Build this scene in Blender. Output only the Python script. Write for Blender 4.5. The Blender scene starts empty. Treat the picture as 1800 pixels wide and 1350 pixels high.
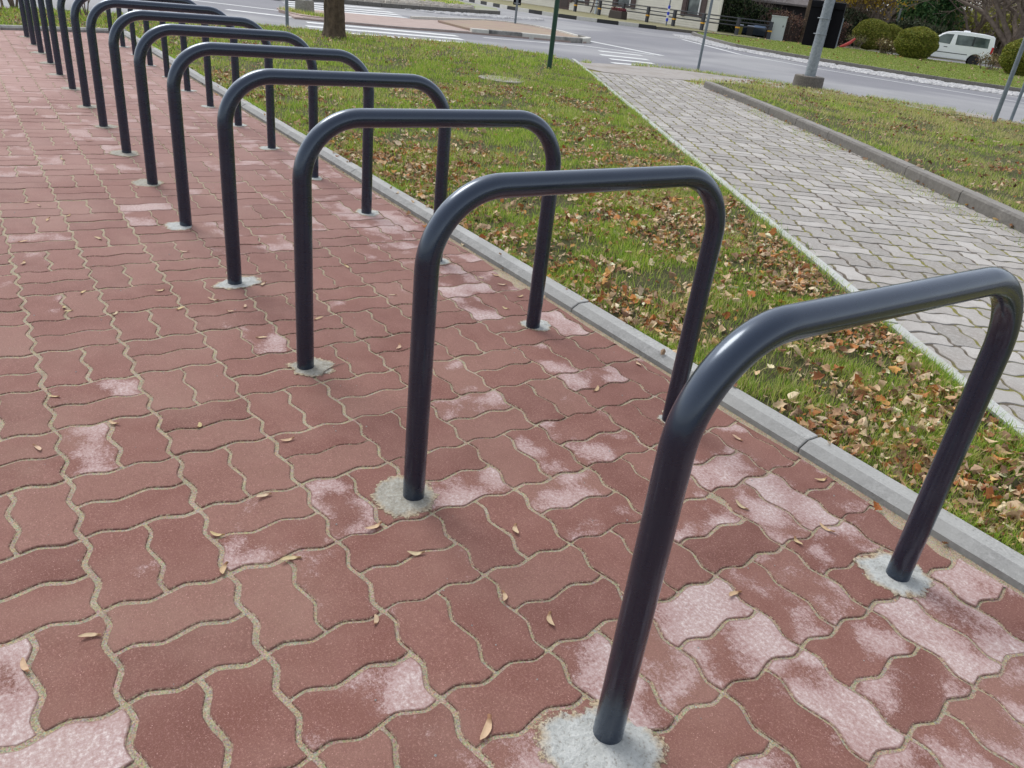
import bpy, bmesh, math, random
import numpy as np
from mathutils import Vector, Matrix
R = math.radians
random.seed(7); rng = np.random.default_rng(11)
scene = bpy.context.scene
COL = scene.collection

# ------------------------------------------------------------------ camera
CAM = np.array([-0.6796, 1.8536, 1.2917])
RT = np.array([-0.54661406, -0.83057321, 0.10658901])
UP = np.array([0.43867667, -0.17559876, 0.88132165])
FW = np.array([0.71328525, -0.52850092, -0.46033784])
cd = bpy.data.cameras.new('camera'); cam = bpy.data.objects.new('camera', cd); COL.objects.link(cam)
m = Matrix.Identity(4)
for i in range(3):
    m[i][0] = RT[i]; m[i][1] = UP[i]; m[i][2] = -FW[i]; m[i][3] = CAM[i]
cam.matrix_world = m
cd.sensor_width = 36; cd.lens = 27.004; cd.clip_start = 0.02; cd.clip_end = 1500
scene.camera = cam

# ------------------------------------------------------------------ world, sun, exposure
SUN_EL, SUN_AZ = R(52), R(8)          # azimuth measured from +x towards +y
w = bpy.data.worlds.new('World'); scene.world = w; w.use_nodes = True
nt = w.node_tree; nt.nodes.clear()
sky = nt.nodes.new('ShaderNodeTexSky'); sky.sky_type = 'NISHITA'; sky.sun_disc = False
sky.sun_elevation = SUN_EL; sky.sun_rotation = math.pi/2 - SUN_AZ
sky.air_density = 1.0; sky.dust_density = 1.5; sky.ozone_density = 1.0
hs = nt.nodes.new('ShaderNodeHueSaturation'); hs.inputs['Saturation'].default_value = 0.30
bg = nt.nodes.new('ShaderNodeBackground'); bg.inputs['Strength'].default_value = 0.15
wo = nt.nodes.new('ShaderNodeOutputWorld')
nt.links.new(sky.outputs[0], hs.inputs['Color']); 
tc = nt.nodes.new('ShaderNodeTexCoord'); sx = nt.nodes.new('ShaderNodeSeparateXYZ'); nt.links.new(tc.outputs['Generated'], sx.inputs[0])
rp = nt.nodes.new('ShaderNodeValToRGB'); nt.links.new(sx.outputs[2], rp.inputs[0])          # overcast sky: darker horizon, bright zenith
e = rp.color_ramp.elements; e[0].position = 0; e[0].color = (.62, .62, .63, 1); e[1].position = 1; e[1].color = (1, 1, 1, 1)
m1 = e.new(.35); m1.color = (.74, .74, .75, 1)
ms = nt.nodes.new('ShaderNodeMix'); ms.data_type = 'RGBA'; ms.blend_type = 'MULTIPLY'; ms.inputs[0].default_value = 1
nt.links.new(hs.outputs[0], ms.inputs[6]); nt.links.new(rp.outputs[0], ms.inputs[7])
sc = nt.nodes.new('ShaderNodeVectorMath'); sc.operation = 'SCALE'; sc.inputs['Scale'].default_value = 1.72; nt.links.new(ms.outputs[2], sc.inputs[0])
nt.links.new(sc.outputs[0], bg.inputs[0]); nt.links.new(bg.outputs[0], wo.inputs[0])
sd = bpy.data.lights.new('sun', 'SUN'); sd.energy = 1.3; sd.angle = R(26); sd.color = (1, .97, .93)
so = bpy.data.objects.new('sun', sd); COL.objects.link(so)
sdir = Vector((math.cos(SUN_EL)*math.cos(SUN_AZ), math.cos(SUN_EL)*math.sin(SUN_AZ), math.sin(SUN_EL)))
so.rotation_euler = sdir.to_track_quat('Z', 'Y').to_euler()
vs = scene.view_settings
vs.view_transform = 'Standard'; vs.look = 'None'; vs.gamma = 1; vs.use_curve_mapping = False; vs.exposure = 0.20

# ------------------------------------------------------------------ helpers
def lin(r, g, b):
    f = lambda c: (c/255/12.92) if c/255 <= .04045 else ((c/255+.055)/1.055)**2.4
    return (f(r), f(g), f(b), 1)

class NT:
    """small node-material builder"""
    def __init__(s, name, rough=.8, metal=0, spec=None):
        s.m = bpy.data.materials.new(name); s.m.use_nodes = True
        s.t = s.m.node_tree; s.b = s.t.nodes['Principled BSDF']
        s.b.inputs['Roughness'].default_value = rough; s.b.inputs['Metallic'].default_value = metal
        if spec is not None: s.b.inputs['Specular IOR Level'].default_value = spec
        s.co = s.t.nodes.new('ShaderNodeTexCoord')
    def n(s, typ, **k):
        nd = s.t.nodes.new(typ)
        for a, v in k.items():
            if a.startswith('i_'):
                key = a[2:]; key = int(key) if key.isdigit() else key.replace('_', ' ')
                if hasattr(v, 'is_output') or isinstance(v, bpy.types.NodeSocket): s.t.links.new(v, nd.inputs[key])
                else: nd.inputs[key].default_value = v
            else: setattr(nd, a, v)
        return nd
    def noise(s, scale, detail=3, rough=.55, vec=None, dist=0):
        nd = s.n('ShaderNodeTexNoise'); nd.inputs['Scale'].default_value = scale; nd.inputs['Detail'].default_value = detail
        nd.inputs['Roughness'].default_value = rough; nd.inputs['Distortion'].default_value = dist
        s.t.links.new(vec or s.co.outputs['Object'], nd.inputs['Vector']); return nd.outputs['Fac']
    def voro(s, scale, vec=None, out='Distance'):
        nd = s.n('ShaderNodeTexVoronoi'); nd.inputs['Scale'].default_value = scale
        s.t.links.new(vec or s.co.outputs['Object'], nd.inputs['Vector']); return nd.outputs[out]
    def ramp(s, fac, stops, interp='LINEAR'):
        nd = s.n('ShaderNodeValToRGB'); nd.color_ramp.interpolation = interp
        e = nd.color_ramp.elements
        while len(e) < len(stops): e.new(.5)
        for k, (p, c) in enumerate(stops):
            e[k].position = p; e[k].color = c if len(c) == 4 else (*c, 1)
        s.t.links.new(fac, nd.inputs['Fac']); return nd.outputs['Color']
    def mr(s, v, a, b, c=0, d=1):
        nd = s.n('ShaderNodeMapRange'); s.t.links.new(v, nd.inputs['Value'])
        for key, val in (('From Min', a), ('From Max', b), ('To Min', c), ('To Max', d)):
            if isinstance(val, bpy.types.NodeSocket): s.t.links.new(val, nd.inputs[key])
            else: nd.inputs[key].default_value = val
        return nd.outputs[0]
    def math(s, op, a, b=None):
        nd = s.n('ShaderNodeMath', operation=op)
        for k, v in ((0, a), (1, b)):
            if v is None: continue
            if isinstance(v, bpy.types.NodeSocket): s.t.links.new(v, nd.inputs[k])
            else: nd.inputs[k].default_value = v
        return nd.outputs[0]
    def mix(s, f, a, b, blend='MIX'):
        nd = s.n('ShaderNodeMix', data_type='RGBA', blend_type=blend)
        for k, v in ((0, f), (6, a), (7, b)):
            if isinstance(v, bpy.types.NodeSocket): s.t.links.new(v, nd.inputs[k])
            else: nd.inputs[k].default_value = v
        return nd.outputs[2]
    def attr(s, name, out='Fac'):
        nd = s.n('ShaderNodeAttribute'); nd.attribute_name = name; return nd.outputs[out]
    def col(s, c):
        if isinstance(c, bpy.types.NodeSocket): s.t.links.new(c, s.b.inputs['Base Color'])
        else: s.b.inputs['Base Color'].default_value = c
        return s
    def rough(s, c): s.t.links.new(c, s.b.inputs['Roughness']); return s
    def bump(s, h, strength=.3, dist=.01):
        nd = s.n('ShaderNodeBump'); nd.inputs['Strength'].default_value = strength; nd.inputs['Distance'].default_value = dist
        s.t.links.new(h, nd.inputs['Height']); s.t.links.new(nd.outputs[0], s.b.inputs['Normal']); return s

def mottled(name, c1, c2, scale=8, rough=.8, bump=.2, bdist=.01, metal=0, fine=60):
    M = NT(name, rough, metal)
    a = M.noise(scale, 5); b = M.noise(fine, 3)
    f = M.mr(a, .3, .7); c = M.mix(f, c1, c2)
    c = M.mix(M.mr(b, .3, .7, 0, .35), c, tuple(x*.6 for x in c1[:3])+(1,))
    M.col(c)
    if bump: M.bump(b, bump, bdist)
    return M.m

def mesh(name, V, faces, mat=None, parent=None, smooth=False, col=None, attrs=None, loc=None, link=True):
    """faces: list of index lists, or list of (n,k) int arrays. One object, one mesh."""
    me = bpy.data.meshes.new(name); V = np.asarray(V, dtype=np.float32)
    me.vertices.add(len(V)); me.vertices.foreach_set('co', V.ravel())
    if len(faces) and isinstance(faces[0], np.ndarray) and faces[0].ndim == 2:
        idx = np.concatenate([f.ravel() for f in faces]); tot = np.concatenate([np.full(len(f), f.shape[1]) for f in faces])
    else:
        idx = np.array([i for f in faces for i in f]); tot = np.array([len(f) for f in faces])
    st = np.concatenate([[0], np.cumsum(tot)[:-1]])
    me.loops.add(len(idx)); me.loops.foreach_set('vertex_index', idx.astype(np.int32))
    me.polygons.add(len(tot)); me.polygons.foreach_set('loop_start', st.astype(np.int32)); me.polygons.foreach_set('loop_total', tot.astype(np.int32))
    me.polygons.foreach_set('use_smooth', np.full(len(tot), bool(smooth)))
    me.update(calc_edges=True); me.validate()
    if col is not None:
        a = me.color_attributes.new('col', 'FLOAT_COLOR', 'POINT'); a.data.foreach_set('color', np.asarray(col, dtype=np.float32).ravel())
    for k, v in (attrs or {}).items():
        a = me.attributes.new(k, 'FLOAT', 'POINT'); a.data.foreach_set('value', np.asarray(v, dtype=np.float32))
    o = bpy.data.objects.new(name, me)
    if mat: me.materials.append(mat)
    if link: COL.objects.link(o)
    if parent: o.parent = parent
    if loc is not None: o.location = loc
    return o

class MB:
    """collects simple shapes into one mesh"""
    def __init__(s): s.v = []; s.f = []
    def add(s, V, F):
        k = len(s.v); s.v += [tuple(map(float, p)) for p in V]; s.f += [tuple(i+k for i in f) for f in F]; return s
    def box(s, c, size, rz=0, bev=0, top=1.0, rx=0):
        x, y, z = (a/2 for a in size)
        V = []
        for sz in (-1, 1):
            k = top if sz > 0 else 1
            for sx, sy in ((-1, -1), (1, -1), (1, 1), (-1, 1)): V.append((sx*x*k, sy*y*k, sz*z))
        F = [(3, 2, 1, 0), (4, 5, 6, 7), (0, 1, 5, 4), (1, 2, 6, 5), (2, 3, 7, 6), (3, 0, 4, 7)]
        if bev:
            bm = bmesh.new(); vs_ = [bm.verts.new(v) for v in V]
            for f in F: bm.faces.new([vs_[i] for i in f])
            bmesh.ops.bevel(bm, geom=list(bm.edges), offset=bev, segments=2, affect='EDGES', profile=.5)
            bm.verts.index_update(); V = [tuple(v.co) for v in bm.verts]; F = [tuple(v.index for v in f.verts) for f in bm.faces]; bm.free()
        M_ = Matrix.Rotation(rz, 3, 'Z') @ Matrix.Rotation(rx, 3, 'X')
        return s.add([M_ @ Vector(v)+Vector(c) for v in V], F)
    def tube(s, pts, rads, n=12, caps=True):
        pts = [Vector(p) for p in pts]
        if not hasattr(rads, '__len__'): rads = [rads]*len(pts)
        V = []; F = []; ref = None
        for i, p in enumerate(pts):
            a = pts[max(i-1, 0)]; b = pts[min(i+1, len(pts)-1)]; t = (b-a).normalized()
            if ref is None: ref = Vector((1, 0, 0)) if abs(t.x) < .9 else Vector((0, 1, 0))
            u = (ref-t*ref.dot(t)).normalized(); v = t.cross(u); ref = u
            for k in range(n):
                an = 2*math.pi*k/n; V.append(p+(u*math.cos(an)+v*math.sin(an))*rads[i])
        for i in range(len(pts)-1):
            for k in range(n):
                k2 = (k+1) % n; F.append((i*n+k, i*n+k2, (i+1)*n+k2, (i+1)*n+k))
        if caps: F.append(tuple(range(n))[::-1]); F.append(tuple((len(pts)-1)*n+k for k in range(n)))
        return s.add(V, F)
    def prism(s, poly, z0, z1):
        n = len(poly); V = [(x, y, z0) for x, y in poly]+[(x, y, z1) for x, y in poly]
        F = [tuple(range(n))[::-1], tuple(range(n, 2*n))]+[(i, (i+1) % n, n+(i+1) % n, n+i) for i in range(n)]
        return s.add(V, F)
    def build(s, name, mat, parent=None, smooth=False, loc=None):
        o = mesh(name, s.v, s.f, mat, parent, smooth, loc=loc); fixn(o); return o
def fixn(o):
    bm = bmesh.new(); bm.from_mesh(o.data); bmesh.ops.recalc_face_normals(bm, faces=bm.faces); bm.to_mesh(o.data); bm.free()
def smooth_by_angle(o, a=40):
    me = o.data; me.polygons.foreach_set('use_smooth', np.ones(len(me.polygons), dtype=bool)); me.set_sharp_from_angle(angle=R(a))
def tag(o, label=None, cat=None, group=None, kind=None):
    if label: o['label'] = label
    if cat: o['category'] = cat
    if group: o['group'] = group
    if kind: o['kind'] = kind
    return o
def empty(name, loc, rz=0):
    o = bpy.data.objects.new(name, None); COL.objects.link(o); o.location = loc; o.rotation_euler = (0, 0, rz); o.empty_display_size = .1; return o
def struct(o, label=None): o['kind'] = 'structure'; (o.__setitem__('label', label) if label else None); return o
def inpoly(P, poly):
    x, y = P[:, 0], P[:, 1]; r = np.zeros(len(P), bool); n = len(poly)
    for i in range(n):
        x0, y0 = poly[i]; x1, y1 = poly[(i+1) % n]
        c = ((y0 > y) != (y1 > y)) & (x < (x1-x0)*(y-y0)/((y1-y0)+1e-12)+x0); r ^= c
    return r
def seen(P, z=0, margin=250):
    """True where a ground point could be seen from about the photographer's position"""
    P3 = np.column_stack([P[:, 0], P[:, 1], np.full(len(P), z)])-CAM
    d = P3@FW; ok = d > .2; d = np.where(ok, d, 1)
    x = 900+1350.2*(P3@RT)/d; y = 675-1350.2*(P3@UP)/d
    return ok & (x > -margin) & (x < 1800+margin) & (y > -margin) & (y < 1350+margin), d
def sheet(name, polys, mat, z, thick=0, sub=None):
    b = MB()
    for p in polys:
        if thick: b.prism(p, z-thick, z)
        else: b.add([(x, y, z) for x, y in p], [tuple(range(len(p)))])
    o = b.build(name, mat)
    if not thick:
        for pg in o.data.polygons:
            if pg.normal.z < 0: pg.flip()
    return o
def vnoise(P, scale, seed=0):
    """cheap smooth value noise for numpy point arrays, 0..1"""
    r = np.random.default_rng(seed); T = r.random((64, 64)); q = P*scale; i = np.floor(q).astype(int); f = q-i; f = f*f*(3-2*f)
    a = T[i[:, 0] % 64, i[:, 1] % 64]; b = T[(i[:, 0]+1) % 64, i[:, 1] % 64]; c = T[i[:, 0] % 64, (i[:, 1]+1) % 64]; d = T[(i[:, 0]+1) % 64, (i[:, 1]+1) % 64]
    return (a*(1-f[:, 0])+b*f[:, 0])*(1-f[:, 1])+(c*(1-f[:, 0])+d*f[:, 0])*f[:, 1]

# ------------------------------------------------------------------ materials
def mat_red():
    M = NT('red_concrete_paver', .86)
    rnd = M.attr('rnd'); eff = M.attr('eff'); edge = M.attr('edge')
    base = M.ramp(rnd, [(0, lin(100, 59, 48)), (.35, lin(110, 67, 55)), (.7, lin(116, 74, 62)), (1, lin(126, 90, 77))])
    n1 = M.noise(9, 5); n2 = M.noise(420, 2, .7); n3 = M.noise(55, 4, .6)
    base = M.mix(M.mr(n1, .35, .7, 0, .45), base, lin(138, 98, 87))
    base = M.mix(M.mr(n3, .5, .75, 0, .35), base, lin(104, 58, 55))
    g2 = M.noise(190, 3, .8); base = M.mix(M.mr(g2, .55, .72, 0, .7), base, lin(176, 134, 124)); base = M.mix(M.mr(g2, .42, .28, 0, .5), base, lin(84, 48, 44)); base = M.mix(M.mr(n2, .56, .72, 0, .5), base, lin(178, 132, 122))
    base = M.mix(M.mr(n2, .42, .28, 0, .6), base, lin(84, 48, 46))
    v = M.voro(150); base = M.mix(M.math('MULTIPLY', M.mr(v, .16, .10), M.mr(M.noise(40, 2), .5, .62)), base, lin(200, 160, 150))
    # lime bloom: pinkish white patches with their own outline, different on every stone
    ofs = M.n('ShaderNodeCombineXYZ'); own = M.math('GREATER_THAN', rnd, .4); M.t.links.new(M.math('MULTIPLY', M.math('MULTIPLY', rnd, 37.0), own), ofs.inputs[0]); M.t.links.new(M.math('MULTIPLY', M.math('MULTIPLY', rnd, 91.0), own), ofs.inputs[1])
    add = M.n('ShaderNodeVectorMath', operation='ADD'); M.t.links.new(M.co.outputs['Object'], add.inputs[0]); M.t.links.new(ofs.outputs[0], add.inputs[1])
    p = M.noise(6.5, 2, .45, vec=add.outputs[0])
    p = M.math('ADD', p, M.math('MULTIPLY', M.math('SUBTRACT', n2, .5), .16))
    p = M.math('ADD', p, M.math('MULTIPLY', M.math('SUBTRACT', n3, .5), .12)); p = M.math('ADD', p, M.math('MULTIPLY', M.math('SUBTRACT', M.noise(95, 5, .8), .5), .34))
    thr = M.mr(eff, 0, 1, .80, .30)
    d = M.math('SUBTRACT', p, thr)
    on = M.math('MULTIPLY', M.mr(d, -.03, .055), M.mr(edge, .1, 1, 1, .35))
    bloom = M.ramp(M.math('ADD', M.mr(M.noise(110, 5, .8), .32, .68, 0, .75), M.mr(d, .02, .22, 0, .3)), [(0, lin(142, 106, 100)), (.4, lin(166, 138, 134)), (.75, lin(190, 172, 168)), (1, lin(222, 214, 211))])
    base = M.mix(M.math('MULTIPLY', on, .86), base, bloom)
    # sandy dust and bevel shade painted as a darker rim beside the joint
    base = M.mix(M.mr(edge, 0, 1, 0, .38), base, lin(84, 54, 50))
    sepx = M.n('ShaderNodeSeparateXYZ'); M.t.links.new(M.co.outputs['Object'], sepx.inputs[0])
    spill = M.math('MULTIPLY', M.mr(M.noise(130, 4, .7), .50, .60), M.mr(M.math('ADD', edge, M.math('MULTIPLY', M.noise(3, 3), .5)), .95, 1.25))
    dust = M.math('MULTIPLY', M.mr(M.noise(2.2, 5, .65), .45, .75), M.mr(sepx.outputs[1], .2, 1.8, .06, .34))
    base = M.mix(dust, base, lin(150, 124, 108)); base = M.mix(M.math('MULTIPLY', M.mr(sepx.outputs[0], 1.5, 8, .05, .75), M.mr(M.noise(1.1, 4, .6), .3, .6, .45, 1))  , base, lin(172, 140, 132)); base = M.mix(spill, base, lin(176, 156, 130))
    M.col(base).bump(M.math('ADD', n2, M.math('MULTIPLY', n3, .7)), .5, .0016)
    return M.m
def mat_sand():
    M = NT('joint_sand', .95)
    n = M.noise(260, 4, .75); n2 = M.noise(14, 4); v = M.voro(300, out='Color')
    c = M.ramp(n, [(.25, lin(92, 80, 66)), (.42, lin(148, 134, 112)), (.6, lin(182, 168, 144)), (.8, lin(214, 204, 182))])
    c = M.mix(M.mr(n2, .4, .75, 0, .5), c, lin(124, 106, 88))
    c = M.mix(.22, c, v, 'OVERLAY')
    M.col(c).bump(n, .8, .004); return M.m
def mat_grey():
    M = NT('grey_concrete_paver', .85)
    rnd = M.attr('rnd'); n1 = M.noise(5, 5); n2 = M.noise(300, 2, .7); n3 = M.noise(40, 4, .6)
    c = M.ramp(rnd, [(0, lin(136, 132, 126)), (.5, lin(156, 152, 146)), (1, lin(176, 172, 166))])
    c = M.mix(M.mr(n1, .4, .7, 0, .6), c, lin(140, 132, 124)); c = M.mix(M.mr(n3, .5, .75, 0, .5), c, lin(192, 187, 182))
    c = M.mix(M.mr(n2, .55, .7, 0, .5), c, lin(208, 204, 200)); c = M.mix(M.mr(n2, .42, .3, 0, .6), c, lin(104, 98, 92))
    M.col(c).bump(n2, .5, .002); return M.m
def mat_mossjoint():
    M = NT('mossy_joint', .95)
    n = M.noise(200, 3, .7); n2 = M.noise(2.6, 4, .6)
    c = M.ramp(n, [(.3, lin(66, 58, 48)), (.7, lin(116, 106, 92))])
    moss = M.ramp(n, [(.3, lin(84, 82, 34)), (.7, lin(146, 140, 66))])
    M.col(M.mix(M.mr(n2, .44, .53), c, moss)).bump(n, .6, .004); return M.m
def mat_asphalt():
    M = NT('asphalt', .82)
    n1 = M.noise(.35, 5, .6); n2 = M.noise(60, 4, .7); st = M.noise(.12, 3, .5, dist=.6)
    c = M.ramp(n1, [(.3, lin(126, 126, 128)), (.7, lin(150, 150, 151))])
    c = M.mix(M.mr(st, .47, .56, 0, .6), c, lin(100, 100, 108))
    c = M.mix(M.mr(n2, .55, .75, 0, .4), c, lin(186, 184, 182)); c = M.mix(M.mr(n2, .42, .25, 0, .5), c, lin(88, 88, 92))
    M.col(c).bump(n2, .3, .003); return M.m
def mat_concrete(name, a, b, stain=None, fine=220):
    M = NT(name, .88)
    n1 = M.noise(7, 5, .6); n2 = M.noise(fine, 3, .7); n3 = M.noise(1.6, 4)
    c = M.ramp(n1, [(.3, a), (.7, b)])
    c = M.mix(M.mr(n2, .54, .7, 0, .5), c, tuple(min(1, x*1.45) for x in b[:3])+(1,)); c = M.mix(M.mr(n2, .44, .3, 0, .6), c, tuple(x*.5 for x in a[:3])+(1,))
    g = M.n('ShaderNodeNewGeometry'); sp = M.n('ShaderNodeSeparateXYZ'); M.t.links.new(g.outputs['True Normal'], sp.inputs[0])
    dirt_shade = M.math('MULTIPLY', M.mr(sp.outputs[2], .99, .82), M.mr(M.noise(26, 5, .7), .35, .65, .35, .85)); c = M.mix(dirt_shade, c, tuple(x*.45 for x in a[:3])+(1,))  # side and chamfer faces darkened in colour: patchy dirt with shade painted in
    c = M.mix(M.math('MULTIPLY', M.mr(M.voro(70), .22, .12), M.mr(M.noise(9, 3), .5, .62)), c, tuple(x*.5 for x in a[:3])+(1,)); c = M.mix(M.mr(M.noise(3.5, 6, .75), .52, .66, 0, .45), c, tuple(x*.62 for x in a[:3])+(1,))
    if stain: c = M.mix(M.mr(n3, .48, .68, 0, .6), c, stain)
    M.col(c).bump(n2, .4, .002); return M.m
def mat_cement(name, a, b):
    M = NT(name, .92); rim = M.attr('rim'); n = M.noise(120, 4, .7); n2 = M.noise(18, 5, .65)
    c = M.ramp(n2, [(.3, a), (.65, b)]); c = M.mix(M.mr(n, .52, .7, 0, .4), c, lin(216, 216, 212)); c = M.mix(M.mr(n, .45, .28, 0, .75), c, lin(116, 106, 90))
    f = M.mr(M.math('ADD', rim, M.math('MULTIPLY', M.math('SUBTRACT', n2, .5), 1.6)), .45, .95)
    sand = M.ramp(n, [(.3, lin(120, 100, 78)), (.7, lin(198, 180, 150))]); c = M.mix(f, c, sand)
    M.col(c).bump(M.math('ADD', n, n2), .8, .008)
    tr = M.n('ShaderNodeBsdfTransparent'); mx = M.n('ShaderNodeMixShader'); out = M.t.nodes['Material Output']     # mortar smeared thin towards its rim
    a_ = M.mr(M.math('SUBTRACT', M.math('ADD', M.math('MULTIPLY', n, .9), M.math('MULTIPLY', M.noise(38, 4, .7), .9)), rim), -.12, .05)
    M.t.links.new(a_, mx.inputs[0]); M.t.links.new(tr.outputs[0], mx.inputs[1]); M.t.links.new(M.b.outputs[0], mx.inputs[2]); M.t.links.new(mx.outputs[0], out.inputs[0]); return M.m
def mat_paint():
    M = NT('dark_navy_powder_coat', .3); M.b.inputs['Specular IOR Level'].default_value = .55; M.b.inputs['Specular Tint'].default_value = (.62, .80, 1, 1)
    n = M.noise(3, 3); n2 = M.noise(500, 2); 
    mp = M.n('ShaderNodeMapping'); mp.inputs['Scale'].default_value = (1, .25, 1); M.t.links.new(M.co.outputs['Object'], mp.inputs[0])
    stz = M.noise(42, 2, vec=mp.outputs[0]); grime = M.mr(M.noise(11, 4), .52, .75, 0, .10)
    c = M.mix(M.mr(n, .3, .7), (.005, .009, .021, 1), (.008, .013, .028, 1))
    chips = M.math('MULTIPLY', M.mr(M.voro(34), .10, .07), M.mr(M.noise(8, 2), .66, .70))
    c = M.mix(grime, c, (.045, .048, .055, 1)); c = M.mix(chips, c, lin(206, 204, 196))
    M.col(c).rough(M.mr(M.math('ADD', stz, M.math('MULTIPLY', grime, .8)), .3, .9, .20, .42))
    M.bump(M.math('ADD', M.math('MULTIPLY', stz, .25), M.math('MULTIPLY', n2, .03)), .2, .003)
    M.b.inputs['Coat Weight'].default_value = .7; M.b.inputs['Coat Roughness'].default_value = .15; M.b.inputs['Coat IOR'].default_value = 1.6; M.b.inputs['Coat Tint'].default_value = (.75, .87, 1, 1)
    return M.m
def mat_vcol(name, rough=.7, trans=.25, tex=None, spec=.3):
    M = NT(name, rough, spec=spec); c = M.attr('col', 'Color')
    if tex: c = M.mix(M.mr(M.noise(tex, 3), .4, .7, 0, .45), c, M.mix(1, c, (.45, .4, .35, 1), 'MULTIPLY'))
    M.col(c)
    if trans:
        tr = M.n('ShaderNodeBsdfTranslucent'); M.t.links.new(c, tr.inputs[0])
        mx = M.n('ShaderNodeMixShader'); mx.inputs[0].default_value = trans
        out = M.t.nodes['Material Output']; M.t.links.new(M.b.outputs[0], mx.inputs[1]); M.t.links.new(tr.outputs[0], mx.inputs[2]); M.t.links.new(mx.outputs[0], out.inputs[0])
    return M.m
def mat_soil():
    M = NT('lawn_soil', .95)
    n = M.noise(12, 6, .75); n2 = M.noise(120, 4, .8)
    c = M.ramp(n, [(.3, lin(84, 70, 44)), (.5, lin(90, 96, 44)), (.7, lin(124, 108, 70))])
    c = M.mix(M.mr(n2, .45, .65), c, lin(48, 40, 26)); M.col(c).bump(n2, 1, .02); return M.m
def mat_turf():
    M = NT('far_turf', .95)
    n = M.noise(.9, 5, .6); n2 = M.noise(24, 5, .75)
    c = M.ramp(n, [(.3, lin(104, 120, 52)), (.55, lin(128, 144, 66)), (.75, lin(146, 148, 84))])
    c = M.mix(M.mr(n2, .4, .7, 0, .6), c, lin(76, 92, 36)); M.col(c).bump(n2, 1, .05); return M.m
def flat(name, c, rough=.6, metal=0, var=.25, scale=12):
    M = NT(name, rough, metal); n = M.noise(scale, 4, .6)
    M.col(M.mix(M.mr(n, .3, .7, 0, var), c, tuple(x*.55 for x in c[:3])+(1,))); return M.m
def mat_glass(name='window_glass'):
    M = NT(name, .08); M.col(M.mix(M.mr(M.noise(1.3, 2), .4, .6), (.05, .07, .075, 1), (.16, .2, .2, 1))); M.b.inputs['Specular IOR Level'].default_value = .9; return M.m

RED = mat_red(); SAND = mat_sand(); GREY = mat_grey(); MOSS = mat_mossjoint(); ASPH = mat_asphalt(); PAINT = mat_paint()
GRASS = mat_vcol('grass_blades', .6, .42); LEAF = mat_vcol('dry_leaf', .75, .15, 60); SOIL = mat_soil(); TURF = mat_turf()
FOLI = mat_vcol('foliage', .7, .2); BARK = mottled('bark', lin(74, 62, 50), lin(112, 96, 78), 14, .95, .8, .02)
TWIG = mottled('twig_bark', lin(96, 84, 74), lin(138, 124, 112), 6, .95, 0)
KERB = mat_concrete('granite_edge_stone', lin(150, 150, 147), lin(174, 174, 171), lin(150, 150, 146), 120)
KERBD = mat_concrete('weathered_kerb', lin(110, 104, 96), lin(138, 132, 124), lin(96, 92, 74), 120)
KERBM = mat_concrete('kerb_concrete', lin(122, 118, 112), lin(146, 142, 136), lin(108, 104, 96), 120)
EDGE = mat_concrete('pale_edging', lin(170, 172, 168), lin(196, 198, 194), lin(160, 160, 148), 160)
CEMW = mat_cement('white_cement', lin(156, 158, 154), lin(196, 198, 194))
CEMG = mat_cement('grey_cement', lin(138, 134, 122), lin(172, 168, 156))
STRIP = mat_concrete('smooth_concrete', lin(142, 136, 130), lin(166, 160, 154), lin(128, 120, 106), 80)
GALV = mottled('galvanised_steel', lin(126, 134, 140), lin(158, 166, 170), 22, .55, .1, .002, .35, 90)
STEEL = mottled('grey_painted_steel', lin(104, 114, 122), lin(124, 134, 140), 12, .5, 0)
GREEN = flat('dark_green_paint', lin(14, 62, 44), .45, var=.2)
BLACK = flat('black_plastic', (.003, .003, .005, 1), .75); BLACK.node_tree.nodes['Principled BSDF'].inputs['Specular IOR Level'].default_value = .2
VERGEM=None
DARK = flat('dark_steel', lin(58, 60, 66), .6)
WHITE = flat('white_paint', (.72, .72, .71, 1), .6, var=.12)
LINE = mottled('road_paint', lin(226, 228, 226), lin(196, 198, 196), 3, .7, .1, .002, 0, 40)
MARK_B = flat('black_kerb_paint', lin(52, 52, 52), .8); MARK_W = flat('white_kerb_paint', lin(206, 204, 194), .8, var=.35)
GLASS = mat_glass()

# ------------------------------------------------------------------ ground sheets
o = sheet('road', [[(-60, -260), (260, -260), (260, 120), (-60, 120)]], ASPH, -.012); struct(o)

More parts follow.
